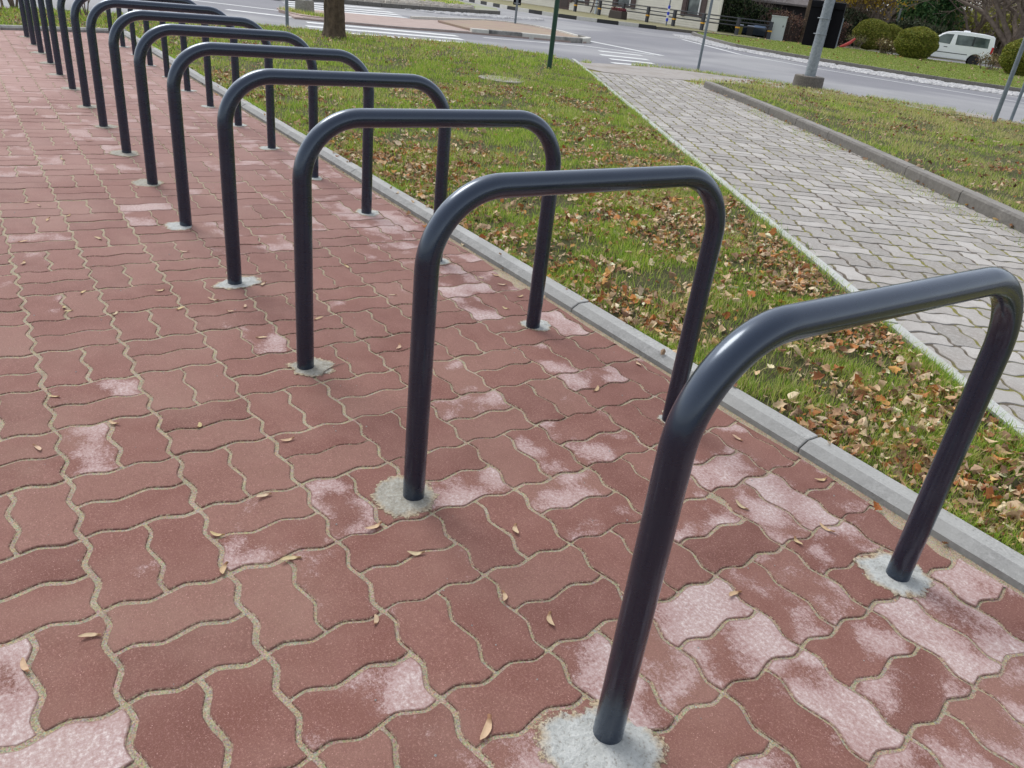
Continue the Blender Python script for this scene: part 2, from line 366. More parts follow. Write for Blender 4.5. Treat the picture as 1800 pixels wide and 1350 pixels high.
def wavy(p0, p1, A, sgn_vec, per, npp):
    """points from p0 to p1 with a repeating wave; offset along sgn_vec"""
    L = np.hypot(*(p1-p0)); k = max(1, int(round(L/per))); n = k*npp
    t = np.arange(n)/n; ph = t*k*2*np.pi
    wv = np.interp((ph/(2*np.pi)) % 1, [0, .3, .7, 1], [0, 1, -1, 0])
    return p0[None]+(p1-p0)[None]*t[:, None]+sgn_vec[None]*(A*wv)[:, None]
def paving(name, mat, origin, ang, Mu, Mv, ir, jr, A, gapf, keep, ztop, efff=None, jit=.0008, fine=lambda c: True, clip=None, worn=0, par=0):
    """interlocking wave-edged stones laid in pairs, alternate pairs turned (one real stone each)"""
    V = []; F = []; rn = []; ef = []; ed = []; base = 0
    ca, sa = math.cos(ang), math.sin(ang); T = np.array([[ca, -sa], [sa, ca]])
    for i in range(*ir):
        for j in range(*jr):
            cc = np.array([(i+.5)*Mu, (j+.5)*Mv]); wc = T@cc+origin
            if not keep(wc): continue
            for h in (0, 1):
                if (i+j+par) % 2 == 0: u0, u1, v0, v1 = i*Mu, (i+1)*Mu, (j+h*.5)*Mv, (j+h*.5+.5)*Mv
                else: u0, u1, v0, v1 = (i+h*.5)*Mu, (i+h*.5+.5)*Mu, j*Mv, (j+1)*Mv
                wc2 = T@np.array([(u0+u1)/2, (v0+v1)/2])+origin
                npp = 10 if fine(wc2) else 5
                a, b, c, d = (np.array(p) for p in ((u0, v0), (u1, v0), (u1, v1), (u0, v1)))
                ex, ey = np.array([1., 0]), np.array([0., 1]); per = Mu/2
                P = np.vstack([wavy(a, b, A, ey, per, npp), wavy(b, c, A, -ex, per, npp), wavy(c, d, A, -ey, per, npp), wavy(d, a, A, ex, per, npp)])
                # going backwards along an edge reverses the phase and keeps the same curve
                n = len(P); g = gapf(wc2)*rng.uniform(.75, 1.25)
                def inset(Q, dd):
                    t = np.roll(Q, -1, 0)-np.roll(Q, 1, 0); t /= np.linalg.norm(t, axis=1)[:, None]+1e-9
                    return Q+np.column_stack([-t[:, 1], t[:, 0]])*dd
                Q = inset(P, g/2)
                if worn:
                    for _ in range(worn): Q = (Q+.5*(np.roll(Q, 1, 0)+np.roll(Q, -1, 0)))/2
                if n > 30: Q += rng.normal(0, .0005, Q.shape)
                r = rng.normal(0, .006); cm = Q.mean(0); Q = (Q-cm)@np.array([[1, r], [-r, 1]])+cm+rng.normal(0, jit, 2)
                Q = Q*.6+.2*(np.roll(Q, 1, 0)+np.roll(Q, -1, 0))
                Q1 = inset(Q, .0010); Q2 = inset(Q, .0028); Q3 = inset(Q, .0055); Q3 = Q3*.5+.25*(np.roll(Q3, 1, 0)+np.roll(Q3, -1, 0))
                dz = rng.normal(0, .0007); tx, ty = rng.normal(0, .006, 2)
                rings = [(Q, -.014, 1), (Q, -.0035, 1), (Q1, -.0012, 1), (Q2, -.0001, .75), (Q3, 0, 0)] if npp == 10 else [(Q, -.012, 1), (Q, -.002, 1), (Q2, 0, .2)]
                rnd = rng.random(); e = efff(wc2) if efff else 0
                for q, z, dk in rings:
                    W_ = q@T.T+origin
                    if clip is not None: W_ = clip(W_)
                    off = q-cm; V.append(np.column_stack([W_, ztop+z+dz+off[:, 0]*tx+off[:, 1]*ty])); rn.append(np.full(n, rnd)); ef.append(np.full(n, e)); ed.append(np.full(n, dk))
                if clip is not None and np.ptp(V[-1][:, 1]) < .03:
                    for l in (V, rn, ef, ed): del l[-len(rings):]
                    continue
                for k in range(len(rings)-1):
                    for q_ in range(n):
                        q2 = (q_+1) % n; F.append((base+k*n+q_, base+k*n+q2, base+(k+1)*n+q2, base+(k+1)*n+q_))
                # flat top: a fan round the middle of the stone
                o_ = base+(len(rings)-1)*n; W_ = cm@T.T+origin
                V.append(np.array([[W_[0], W_[1] if clip is None else V[-1][:, 1].mean(), ztop+dz]])); rn.append(np.array([rnd])); ef.append(np.array([e])); ed.append(np.array([0.]))
                cidx = base+n*len(rings)
                for q_ in range(n): F.append((cidx, o_+q_, o_+(q_+1) % n))
                base += 1; base += n*len(rings)
    return mesh(name, np.vstack(V), F, mat, attrs=dict(rnd=np.concatenate(rn), eff=np.concatenate(ef), edge=np.concatenate(ed)))

# red paving in front of and under the bike stands
EFF = [(.45,1.92,.95),(.61,1.99,.8),(.56,1.33,.5),(.58,1.1,.35),(.27,1.41,.6),(.93,1.2,.6),(.83,.87,.7),(.73,.54,.6),(.58,.48,.45),(1.26,.55,.6),(1.15,.47,.5),(.86,.48,.6),(.86,.27,.5),(1.95,1.03,.6),(.28,.46,.55),(.15,.58,.95),(.16,.26,.5),(.07,.23,.5),(.99,1.01,.4),(.05,1.17,.7),(-.12,.77,.6),(-.17,.55,.8),(-.31,.45,.45),(-.25,.25,.5),(-.35,.25,.7),(.17,-.05,.75),(.42,.05,.85),(.61,-.07,.5),(.55,.31,.5),(.42,.25,.7),(.35,-.05,.9),(1.29,-.03,.8),(1.08,-.06,.8),(.91,.27,.5),(1.36,.02,.6),(1.37,.18,.5),(2.18,0,.8),(2.05,.17,.7),(1.89,.09,.5),(2.57,-.07,.7),(3.15,-.16,.6),(3.82,1.15,.8),(4.06,1.16,.7),(3.67,1.2,.7),(3.38,.85,.5),(3.4,.72,.4),(4.53,.12,.5),(.14,.4,.5),(-.04,.14,.7),(-.15,-.06,.6),(-.14,-.29,.85),(.03,-.27,.7),(-.46,.29,.6)]
EA = np.array(EFF)
def eff(c):
    d = np.hypot(EA[:, 0]-c[0], EA[:, 1]-c[1]); k = d.argmin()
    if d[k] < .085: return EA[k, 2]
    x, y = c; r = rng.random()
    if x < .25 and y < .95: return rng.uniform(.45, .85) if r < .68 else rng.uniform(.1, .38)
    if y < .15: return rng.uniform(.4, .8) if r < .55 else .1
    if x > 4.5: return rng.uniform(.35, .75) if r < .42 else .15
    if x > 3: return rng.uniform(.4, .7) if r < .18 else .1
    return rng.uniform(.25, .45) if r < .12 else 0
def red_keep(c):
    if c[1] < -.4 or c[0] > 13.2-.30*(c[1]+.1) or c[0] < -2.4 or c[1] > 9: return False
    return c[1] < 6.5 and c[0] > -2.4
cl = lambda W_: np.column_stack([W_[:, 0], np.maximum(W_[:, 1], -.245+.006*np.sin(W_[:, 0]*9))])
def red_gap(c): return .0072+.004*np.clip((c[1]-.9)/.8, 0, 1)-.002*np.clip((.4-c[1]), 0, 1)
o = paving('red_paving', RED, np.array([.229, 1.262]), 0.0, .2715, .269, (-10, 50), (-7, 30), .0115, red_gap, red_keep, 0.0, eff, fine=lambda c: c[0] < 3.2 and c[1] < 2.8, clip=cl, par=1)
struct(o)
o = sheet('joint_sand', [[(-3, -.29), (13.2, -.29), (10.3, 9), (-3, 9)]], SAND, -.0034); struct(o)

# grey footpath beyond the lawn, same kind of stone, older and mossier
PA = R(149.0); u_ = np.array([math.cos(PA), math.sin(PA)]); n_ = np.array([-u_[1], u_[0]])      # u_: towards the camera, n_: away from the lawn
E0 = np.array([1.22, -1.76])
def path_keep(c):
    d = (c-E0)@n_
    if d < .08+.02*math.sin((c@u_)*5) or c[0] > 11.9 or c[0] < -1.5: return False
    # left of the raised kerb
    k0 = np.array([4.28, -6.32]); lim = (k0-E0)@n_
    if c[0] < 9.7: return d < lim+.12 and bool(seen(np.array([c]), 0, 200)[0][0])
    return d < lim+.12+(c[0]-9.7)*.7 and c[0] < 11.25 and c[1] > -9.6-.0
# module grid phase: long joints at n = 1.443 + k * .284
org = -1.443*np.array([math.sin(PA), -math.cos(PA)])*(1)
o = paving('grey_paving', GREY, org+u_*.05, PA, .288, .284, (-60, 12), (-30, 40), .0145, lambda c: .020, path_keep, -.002, None, jit=.002, fine=lambda c: c[0] < 3, worn=2)
struct(o)
pp = [E0+u_*6+n_*.02, E0-u_*13.4+n_*.02, E0-u_*13.4+n_*4.2, E0-u_*9+n_*3.35, E0+u_*6+n_*3.35]
o = sheet('footpath_joints', [[tuple(p) for p in pp]], MOSS, -.0075); struct(o)
o = sheet('concrete_strip', [[(12.76,-8.56),(12.75,-9.6),(12.68,-10.72),(12.16,-11.61),(10.94,-12.59),(10.0,-13.18),(8.4,-13.89),(7.11,-14.62),(6.6,-14.1),(8.03,-13.29),(9.39,-12.35),(10.3,-11.6),(10.51,-10.13),(10.75,-9.2),(11.2,-8.2),(12.2,-8.2)]], STRIP, .0); struct(o)

# ------------------------------------------------------------------ kerbs
def kerb_run(name, mat, pts, prof, seg=1.0, gap=.004, z0=0.0, mats=None, first=0):
    """prof: list of (offset to the right-hand side, height) closed profile; stones of length seg with open joints"""
    pts = [np.array(p, float) for p in pts]; L = [0]
    for a, b in zip(pts, pts[1:]): L.append(L[-1]+np.hypot(*(b-a)))
    def at(s):
        s = min(max(s, 0), L[-1]-1e-6); k = max(i for i in range(len(L)-1) if L[i] <= s); t = (s-L[k])/(L[k+1]-L[k]); return pts[k]*(1-t)+pts[k+1]*t
    B = [MB(), MB()]; s = first; k = 0; n = len(prof)
    while s < L[-1]:
        e = min(s+seg, L[-1]); s0 = max(s, 0)
        if e-s0 > .03:
            dz = random.gauss(0, .0012); off = random.gauss(0, .0015); V = []; st = [s0+gap/2, s0+gap/2+.004, (s0+e)/2, e-gap/2-.004, e-gap/2]
            zm = z0
            for q, ss in enumerate(st):
                p = at(ss); a = at(ss-.03); b = at(ss+.03); t = (b-a)/np.hypot(*(b-a)); nr = np.array([t[1], -t[0]]); sh = .004 if q in (0, 4) else 0
                for (x, z) in prof:
                    cx = sum(p_[0] for p_ in prof)/n
                    xx = x+(cx-x)*sh*6 if sh else x; zz = z-sh*.6 if z > .01 else z
                    w_ = p+nr*(xx+off); V.append((w_[0], w_[1], zz+zm+dz))
            F = [tuple(range(n)), tuple(4*n+i for i in range(n))[::-1]]
            for r in range(4):
                for i in range(n): F.append((r*n+i, r*n+(i+1) % n, (r+1)*n+(i+1) % n, (r+1)*n+i))
            B[k % 2 if mats else 0].add(V, F)
        s = e; k += 1
    return B
def kerb_obj(name, mat, *a, **k):
    B = kerb_run(name, mat, *a, **k); o = B[0].build(name, mat); struct(o)
    if B[1].v:
        b2 = B[1].build(name, k['mats']); struct(b2)
    return o
# edge stones beside the bike stands: vertical face, chamfer, flat top
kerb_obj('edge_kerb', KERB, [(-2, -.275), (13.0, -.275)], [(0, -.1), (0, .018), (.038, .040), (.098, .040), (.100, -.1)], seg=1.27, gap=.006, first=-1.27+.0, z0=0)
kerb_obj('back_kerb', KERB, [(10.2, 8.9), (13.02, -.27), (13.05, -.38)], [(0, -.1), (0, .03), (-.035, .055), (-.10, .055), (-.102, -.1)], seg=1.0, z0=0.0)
# thin pale edging between lawn and footpath
ed0 = E0+u_*5; ed1 = E0-u_*13.9
kerb_obj('path_edging', EDGE, [tuple(ed1), tuple(ed0)], [(.004, -.1), (.004, .026), (-.066, .022), (-.066, -.1)] , seg=1.0, gap=.006, z0=0.0)
# raised kerb on the far side of the footpath
K3 = [(9.67,-9.28),(9.2,-9.03),(7.57,-8.20),(5.39,-6.96),(4.28,-6.27),(3.15,-5.58),(1.91,-4.79),(-1.5,-2.7)]
kerb_obj('raised_kerb', KERBM, K3, [(0, -.1), (0, .085), (-.018, .105), (-.13, .105), (-.13, -.1)], seg=1.0, gap=.008, z0=0.0)

# ------------------------------------------------------------------ lawns
LAWN = [(-1.03,-.384),(13.05,-.384),(12.9,.3),(12.2,2.6),(10.3,8.8),(14.5,9.5),(15.7,1.6),(15.91,1.07),(16.5,-.13),(16.5,-1.6),(16.4,-3.0),(15.9,-4.3),(15.52,-5.0),(15.38,-6.43),(15.1,-8.0),(13.9,-8.65),(12.9,-8.62),tuple(E0-u_*12.9),(-1.0,-.43),(-1.04,-.41)]
def soil(name, poly, z, mat=SOIL): o = sheet(name, [poly], mat, z, thick=.06); struct(o); return o
soil('lawn_ground', LAWN, .012)
V3 = [(9.72,-9.42),(9.2,-9.14),(7.57,-8.33),(5.39,-7.09),(4.28,-6.4),(3.15,-5.7),(1.91,-4.92),(-1.5,-2.83)]
V4 = [(10.15,-11.4),(9.39,-12.35),(8.03,-13.29),(6.9,-13.85),(5.2,-14.7),(3.2,-15.6),(0.5,-16.2),(-4,-16.0)]
b = MB()
for k in range(7):
    (x0, y0), (x1, y1), (x2, y2), (x3, y3) = V3[k], V3[k+1], V4[k+1], V4[k]
    b.add([(x0, y0, .09), (x1, y1, .09), (x2, y2, .0), (x3, y3, .0)], [(0, 1, 2, 3)])
o = b.build('verge_ground', SOIL); struct(o)
for pg in o.data.polygons:
    if pg.normal.z < 0: pg.flip()
VERGE = V3+V4[::-1]
def verge_z(P):
    d = (P-np.array([4.28, -6.4]))@n_; return np.clip(.09*(1-d/6.0), 0, .09)

def pal(cols, n, jit=.12):
    C = np.array([lin(*c)[:3] for c in cols]); k = rng.integers(0, len(C), n); c = C[k]*(1+rng.normal(0, jit, (n, 1))); return np.column_stack([np.clip(c, .005, 1), np.ones(n)])
def blades(P, z, h, wd, cols, fine=True, lean=.5):
    n = len(P); a = rng.uniform(0, 2*np.pi, n); b_ = rng.uniform(0, 2*np.pi, n); ln = np.abs(rng.normal(lean*.7, lean*.5, n))*h
    side = np.column_stack([np.cos(a), np.sin(a), np.zeros(n)])*wd[:, None]/2; dr = np.column_stack([np.cos(b_)*ln, np.sin(b_)*ln, np.zeros(n)])
    B = np.column_stack([P, z]); up = np.zeros((n, 3)); up[:, 2] = h
    C = np.asarray(cols); dark = C.copy(); dark[:, :3] *= .75
    if fine:
        V = np.stack([B-side, B+side, B+side*.75+up*.6+dr*.35, B-side*.75+up*.6+dr*.35, B+up+dr], 1).reshape(-1, 3)
        i = np.arange(n)[:, None]*5; F = [i+np.array([[0, 1, 2, 3]]), i+np.array([[3, 2, 4]])]; CC = np.stack([C, C, C, C, C], 1).reshape(-1, 4)
    else:
        V = np.stack([B-side, B+side, B+up+dr], 1).reshape(-1, 3); i = np.arange(n)[:, None]*3; F = [i+np.array([[0, 1, 2]])]; CC = np.stack([C, C, C], 1).reshape(-1, 4)
    return V, F, CC
def join(parts):
    V = []; FF = {}; C = []; k = 0
    for v, f, c in parts:
        V.append(v); C.append(c)
        for a in f: FF.setdefault(a.shape[1], []).append(a+k)
        k += len(v)
    return np.vstack(V), [np.vstack(a) for a in FF.values()], np.vstack(C)
def scatter(poly, dens, x0=None, x1=None, margin=200):
    pa = np.array(poly); lo, hi = pa.min(0), pa.max(0)
    if x0 is not None: lo[0] = max(lo[0], x0)
    if x1 is not None: hi[0] = min(hi[0], x1)
    if hi[0] <= lo[0]: return np.zeros((0, 2))
    n = int((hi[0]-lo[0])*(hi[1]-lo[1])*dens); P = rng.uniform(lo, hi, (n, 2)); P = P[inpoly(P, poly)]
    return P[seen(P, 0, margin)[0]]
GCOL = [(150,178,62),(128,166,52),(172,194,74),(188,200,92),(104,142,46),(198,198,118),(156,184,68),(134,170,58)]
DRY = [(202,188,132),(186,174,118),(160,164,94),(214,202,152)]
LAWN_G = [(max(x, -2.5), y) for x, y in LAWN]
parts = []
def tuft(P, s, seed, lo=.3): keepn = vnoise(P, s, seed); return P[rng.random(len(P)) < np.clip((keepn-lo)*2.2, .12, 1)]
for x0, x1, dens, h, wd, fine in ((-1.5, 1.5, 21000, .036, .0026, True), (1.5, 3.5, 13000, .036, .0032, True), (3.5, 7, 6500, .042, .005, False), (7, 11, 3000, .046, .008, False), (11, 17, 1300, .055, .012, False)):
    P = tuft(scatter(LAWN_G, dens, x0, x1), 5, 3); n = len(P)
    hh = h*rng.uniform(.45, 1.45, n)*(.7+.7*vnoise(P, 3, 5))
    # longer uncut grass at the far road edge and along the edgings
    c = pal(GCOL, n); dry = rng.random(n) < (.10+.25*(vnoise(P, 1.3, 9) > .62)); c[dry] = pal(DRY, int(dry.sum()))
    parts.append(blades(P, np.full(n, .010), hh, wd*rng.uniform(.7, 1.3, n), c, fine, .6))
V, F, C = join(parts)
tag(mesh('lawn_grass', V, F, GRASS, col=C), 'short yellow green autumn grass of the wedge shaped lawn', 'grass', kind='stuff')
parts = []
for x0, x1, dens, h, wd, fine in ((-3, 4, 2600, .04, .006, False), (4, 8, 1900, .05, .008, False), (8, 11, 1400, .05, .010, False)):
    P = tuft(scatter(VERGE, dens, x0, x1), 3, 4); n = len(P)
    c = pal(GCOL, n); far = np.clip(((P-np.array([4.28, -6.4]))@n_)/5, 0, 1); dry = rng.random(n) < .10+.45*(vnoise(P, 1.1, 18) > .55)+.8*far*vnoise(P, .8, 8); c[dry] = pal(DRY, int(dry.sum()))
    parts.append(blades(P, verge_z(P), h*rng.uniform(.5, 1.5, n), wd*rng.uniform(.7, 1.3, n), c, fine, .7))
# weeds in the footpath joints near the kerb and edging, tufts on the road edge
def along(pts, n, spread, side=None):
    pts = np.array(pts, float); L = np.r_[0, np.cumsum(np.hypot(*np.diff(pts, axis=0).T))]; s = rng.uniform(0, L[-1], n)
    P = np.column_stack([np.interp(s, L, pts[:, 0]), np.interp(s, L, pts[:, 1])]); return P+rng.normal(0, spread, (n, 2))
V, F, C = join(parts)
tag(mesh('verge_grass', V, F, GRASS, col=C), 'dry and green grass of the verge behind the raised kerb', 'grass', kind='stuff')
parts = []
P = along([(x-.08, y+.22) for x, y in K3[1:]], 2600, .10); P = P[vnoise(P, 2.5, 12) > .5]; n = len(P)
parts.append(blades(P, np.full(n, -.004), rng.uniform(.015, .05, n), rng.uniform(.003, .006, n), pal(GCOL+DRY, n), False, 1.0))
P = along([tuple(E0+u_*4+n_*.07), tuple(E0-u_*12+n_*.07)], 1500, .035); P = P[vnoise(P, 3.5, 13) > .5]; n = len(P)
parts.append(blades(P, np.full(n, .0), rng.uniform(.015, .05, n), rng.uniform(.0025, .005, n), pal(GCOL, n), False, .9))
P = along([tuple(E0+u_*4-n_*.012), tuple(E0-u_*12.5-n_*.012)], 4200, .018); n = len(P)
parts.append(blades(P, np.full(n, .01), rng.uniform(.02, .055, n), rng.uniform(.0025, .005, n), pal(GCOL, n), False, .8))
P = np.column_stack([rng.uniform(-1, 12.5, 6500), -.383-np.abs(rng.normal(0, .012, 6500))]); P = P[vnoise(P, 2.2, 41) > .35]; n = len(P)
parts.append(blades(P, np.full(n, .025), rng.uniform(.015, .045, n), rng.uniform(.002, .004, n)*(1+P[:, 0]*.15), pal(GCOL, n), False, 1.3))
P = along([(12.72,-8.9),(12.72,-10.7),(12.2,-11.6),(11,-12.6),(10,-13.2),(8.4,-13.95),(6.9,-14.75),(5.5,-15.4)], 4200, .05); P = P[vnoise(P, 1.6, 15) > .33]; n = len(P)
parts.append(blades(P, np.full(n, .0), rng.uniform(.02, .09, n), rng.uniform(.006, .012, n), pal(GCOL[:5]+DRY, n), False, .9))
P = along([(9.9,-9.4),(10.4,-9.9),(10.6,-11.2)], 500, .12); n = len(P)
parts.append(blades(P, np.full(n, .0), rng.uniform(.02, .07, n), rng.uniform(.006, .01, n), pal(GCOL+DRY*2, n), False, .9))
V, F, C = join(parts)
tag(mesh('weed_grass', V, F, GRASS, col=C), 'sparse weedy grass growing in the footpath joints and at the road edge', 'grass', kind='stuff')
# flat concrete cover in the lawn
b = MB(); b.tube([(9.4, -4.75, -.02), (9.4, -4.75, .035)], .34, 32); o = b.build('manhole_cover', STRIP); tag(o, 'round pale concrete cover set flush in the lawn by the green pole', 'manhole cover')

# ------------------------------------------------------------------ leaves
def leaf_geo(kind, L, rg):
    n = 9; t = np.linspace(0, 1, n)
    if kind == 0:   # oak: lobed
        wv = np.sin(np.pi*np.clip(t, 0, 1)**.85)*.30; lob = np.array([.5, 1, .62, 1.12, .66, 1.2, .7, .95, .3]); wv = wv*lob+.008
    elif kind == 1: # round-toothed leaf
        wv = np.sin(np.pi*t**.8)*.36+.006
    else:           # narrow
        wv = np.sin(np.pi*t**.9)*.2+.006
    wl = wv*rg.uniform(.8, 1.2, n); wr = wv*rg.uniform(.8, 1.2, n)
    cu = rg.uniform(-1.2, 1.5); cr = rg.uniform(.1, 1.6)*rg.choice([-1, 1, 1]); tw = rg.normal(0, 1.0)
    V = []
    for k in range(n):
        a = cu*(t[k]-.5); x = (math.sin(a)/cu if abs(cu) > .05 else (t[k]-.5))*L; z = ((1-math.cos(a))/cu if abs(cu) > .05 else 0)*L
        c, s_ = math.cos(tw*(t[k]-.5)), math.sin(tw*(t[k]-.5))
        for w_ in (-wl[k], -wl[k]*.5, 0, wr[k]*.5, wr[k]):
            ww = w_*L; zz = abs(w_)**1.4*L*cr*1.1+rg.normal(0, .006)*L; V.append((x, ww*c-zz*s_, z+ww*s_+zz*c))
    F = [(k*5+i, k*5+i+1, (k+1)*5+i+1, (k+1)*5+i) for k in range(n-1) for i in range(4)]
    return np.array(V), np.array(F)
LT = [leaf_geo(k % 2 if k < 22 else 2, 1.0, np.random.default_rng(100+k)) for k in range(26)]
LCOL = [(150,92,50),(128,84,56),(168,112,64),(200,176,142),(212,192,164),(188,164,134),(176,146,112),(178,150,116),(192,166,134),(160,124,86),(136,96,64),(206,184,152),(172,138,106),(118,86,62),(196,160,112),(186,158,130),(152,128,104),(100,76,58),(214,194,162),(182,136,78),(154,102,66),(168,140,112),(140,112,88)]
def place_leaves(P, z, size, cols, tilt=.45):
    out = []
    for i in range(len(P)):
        V0, F0 = LT[rng.integers(len(LT))]; e = rng.normal(0, tilt, 2); Rm = (Matrix.Rotation(rng.uniform(0, 6.283), 3, 'Z') @ Matrix.Rotation(e[0], 3, 'X') @ Matrix.Rotation(e[1], 3, 'Y'))
        V = (V0*size[i])@np.array(Rm).T; V[:, 2] -= V[:, 2].min()*.7; V += np.array([P[i, 0], P[i, 1], z[i]])
        cc = np.tile(cols[i], (len(V), 1)); out.append((V, [F0], cc))
    return out
def leafy(poly, dens, x0, x1, seed, lo):
    P = scatter(poly, dens, x0, x1, 120)
    if not len(P): return P
    k = .38*vnoise(P, 1.1, seed)+.34*vnoise(P, 3.6, seed+1)+.28*vnoise(P, 9, seed+2)
    if seed == 21: k = k+.12*np.clip(1-(-.38-P[:, 1])/1.3, -.35, 1)
    return P[rng.random(len(P)) < np.clip((k-lo)*3.2, .03, 1)]
Pl = np.vstack([leafy(LAWN, 2700, -1.5, 2, 21, .34), leafy(LAWN, 1750, 2, 5, 21, .34), leafy(LAWN, 1000, 5, 9, 21, .36), leafy(LAWN, 260, 9, 16, 21, .36)])
dd_ = (Pl-E0)@n_; Pl = Pl[(dd_ < -.05)]; sz = np.clip(rng.lognormal(-3.62, .42, len(Pl)), .012, .065); zz = .012+rng.uniform(0, .024, len(Pl)); cc = pal(LCOL, len(Pl), .15); cc[:, :3] = np.clip(cc[:, :3]*1.25, 0, .85)
dist = np.hypot(Pl[:, 0]-CAM[0], Pl[:, 1]-CAM[1]); inv, dd = seen(Pl, 0, 0)
ORDN = ['nearest', 'second', 'third', 'fourth', 'fifth', 'sixth', 'seventh', 'eighth', 'ninth', 'tenth', 'eleventh', 'twelfth', 'thirteenth', 'fourteenth', 'farthest']
def leaf_label(p, size, c):
    r_, g_, b_ = c[:3]; lum = r_*.3+g_*.6+b_*.1; red = r_/max(g_, .01)
    colour = 'dark brown' if lum < .13 else ('russet' if red > 2.1 and lum < .34 else ('orange brown' if red > 1.75 else ('pale beige' if lum > .5 else ('light tan' if lum > .36 else 'dull brown'))))
    big_ = 'tiny' if size < .03 else ('small' if size < .045 else ('medium' if size < .058 else 'large'))
    e_ = -((p-E0)@n_); k_ = -.38-p[1]; place = 'hard against the edge kerb' if k_ < .12 else ('close to the edge kerb' if k_ < .35 else ('next to the pale path edging' if e_ < .3 else 'in the middle of the lawn'))
    f_ = p[0]/.8634; q = int(round(f_*2)); q = max(0, q); st = ORDN[min(q//2, 14)]
    return '%s %s leaf %s, %s the %s bike stand' % (big_, colour, place, 'level with' if q % 2 == 0 else 'just beyond', st)
app = np.where(inv, sz/np.maximum(dist, .1), 0); order = np.argsort(-app); big = order[:300]; rest = order[300:]
V, F, C = join(place_leaves(Pl[rest], zz[rest], sz[rest], cc[rest])); 
tag(mesh('leaf_litter', V, F, LEAF, col=C), 'brown and tan autumn leaves strewn over the wedge shaped lawn', 'leaves', kind='stuff')
for i in big:
    (V, F0, c), = place_leaves(np.zeros((1, 2)), np.zeros(1), sz[i:i+1], cc[i:i+1])
    o = mesh('fallen_leaf', V, [F0[0]], LEAF, col=c, loc=(Pl[i, 0], Pl[i, 1], zz[i]))
    tag(o, leaf_label(Pl[i], sz[i], cc[i]), 'leaf', 'fallen leaves in the near grass')
Pk = np.column_stack([rng.uniform(-.5, 12, 60), rng.uniform(-.375, -.22, 60)]); V, F, C = join(place_leaves(Pk, np.where(Pk[:, 1] < -.3, .042, .004), rng.uniform(.012, .04, 60), pal(LCOL, 60)*np.array([1.2, 1.2, 1.2, 1]))); tag(mesh('kerb_leaf_litter', V, F, LEAF, col=C), 'small leaf scraps lying along the edge kerb', 'leaves', kind='stuff')
Pv = np.vstack([leafy(VERGE, 260, -3, 4, 31, .38), leafy(VERGE, 120, 4, 11, 31, .42), along([(x-.05, y+.06) for x, y in K3[1:]], 110, .05), along([(9.9,-9.5),(10.1,-10)], 25, .15)])
V, F, C = join(place_leaves(Pv, verge_z(Pv)*((Pv-np.array([4.28, -6.4]))@n_ > 0)+np.where((Pv-np.array([4.28, -6.4]))@n_ > .1, .032, .008), rng.uniform(.025, .06, len(Pv)), pal(LCOL, len(Pv))))
tag(mesh('verge_leaf_litter', V, F, LEAF, col=C), 'scattered brown leaves on the verge and against the raised kerb', 'leaves', kind='stuff')

# winged maple seeds lying on the red paving, each one a thing
SEEDS = [(.71,1.83),(.68,1.95),(.92,1.52),(.79,1.54),(1.03,1.37),(1.27,1.22),(.76,1.39),(.78,1.16),(.64,1.11),(.48,1.29),(.61,.83),(.41,.99),(.3,.94),(.12,1.22),(.41,.16),(.22,.14),(.69,-.14),(.39,-.2),(1.16,.1),(1.5,1.85),(1.56,1.65),(1.45,1.43),(1.79,1.78),(2.58,1.31),(2.39,1.51),(2.65,1.59),(3.06,1.76),(3.94,1.62),(3.68,1.61),(3.36,1.74),(3.33,1.43),(2.37,1.28),(2.42,1.14),(2.28,1.11),(2.31,1.04),(3.04,1.11),(2.53,.9),(2.0,1.07),(2.51,1.67),(2.47,1.66),(4.01,1.67),(3.73,1.51),(2.32,-.19),(2.2,-.15),(1.94,0),(2.04,-.15),(2.31,-.1),(1.74,.62),(.16,.47),(5.38,.91),(5.5,1.17),(5.35,.73),(5.02,.48),(4.97,1.4),(2.24,.41),(2.64,.46),(2.1,.81),(4.23,1.1),(1.27,-.2),(.22,.01)]
SANG = {0: 75, 1: 10, 2: 50, 3: 150, 4: 95, 7: 100, 8: 65, 10: 155, 11: 150, 12: 155, 13: 130}
def seed_mesh(rg):
    n = 8; t = np.linspace(0, 1, n); L = .034*rg.uniform(.85, 1.15); bend = rg.uniform(.25, .6)*rg.choice([-1, 1]); V = []
    for k in range(n):
        wdt = (.0030 if t[k] < .25 else .0022+.0030*math.sin(math.pi*min(1, (t[k]-.15)/.85)**.8))*(1 if t[k] < .98 else .3)
        cx, cy = L*(t[k]-.5), L*bend*(t[k]-.5)**2
        zc = .0012+.005*abs(t[k]-.4)*rg.uniform(.7, 1.3)
        for s_ in (-1, -.3, .4, 1): V.append((cx, cy+s_*wdt, zc+(.0026 if abs(s_) < .5 and t[k] < .25 else 0)+abs(s_)*.0008))
    F = [(k*4+i, k*4+i+1, (k+1)*4+i+1, (k+1)*4+i) for k in range(n-1) for i in range(3)]
    c = np.array([lin(*((150, 116, 88) if t[k//4] < .25 else (206, 184, 152)))[:3] for k in range(n*4)])*rg.uniform(.85, 1.1)
    return V, F, np.column_stack([c, np.ones(len(c))])
SM = []
for k in range(6):
    V, F, c = seed_mesh(np.random.default_rng(50+k)); SM.append((V, F, c))
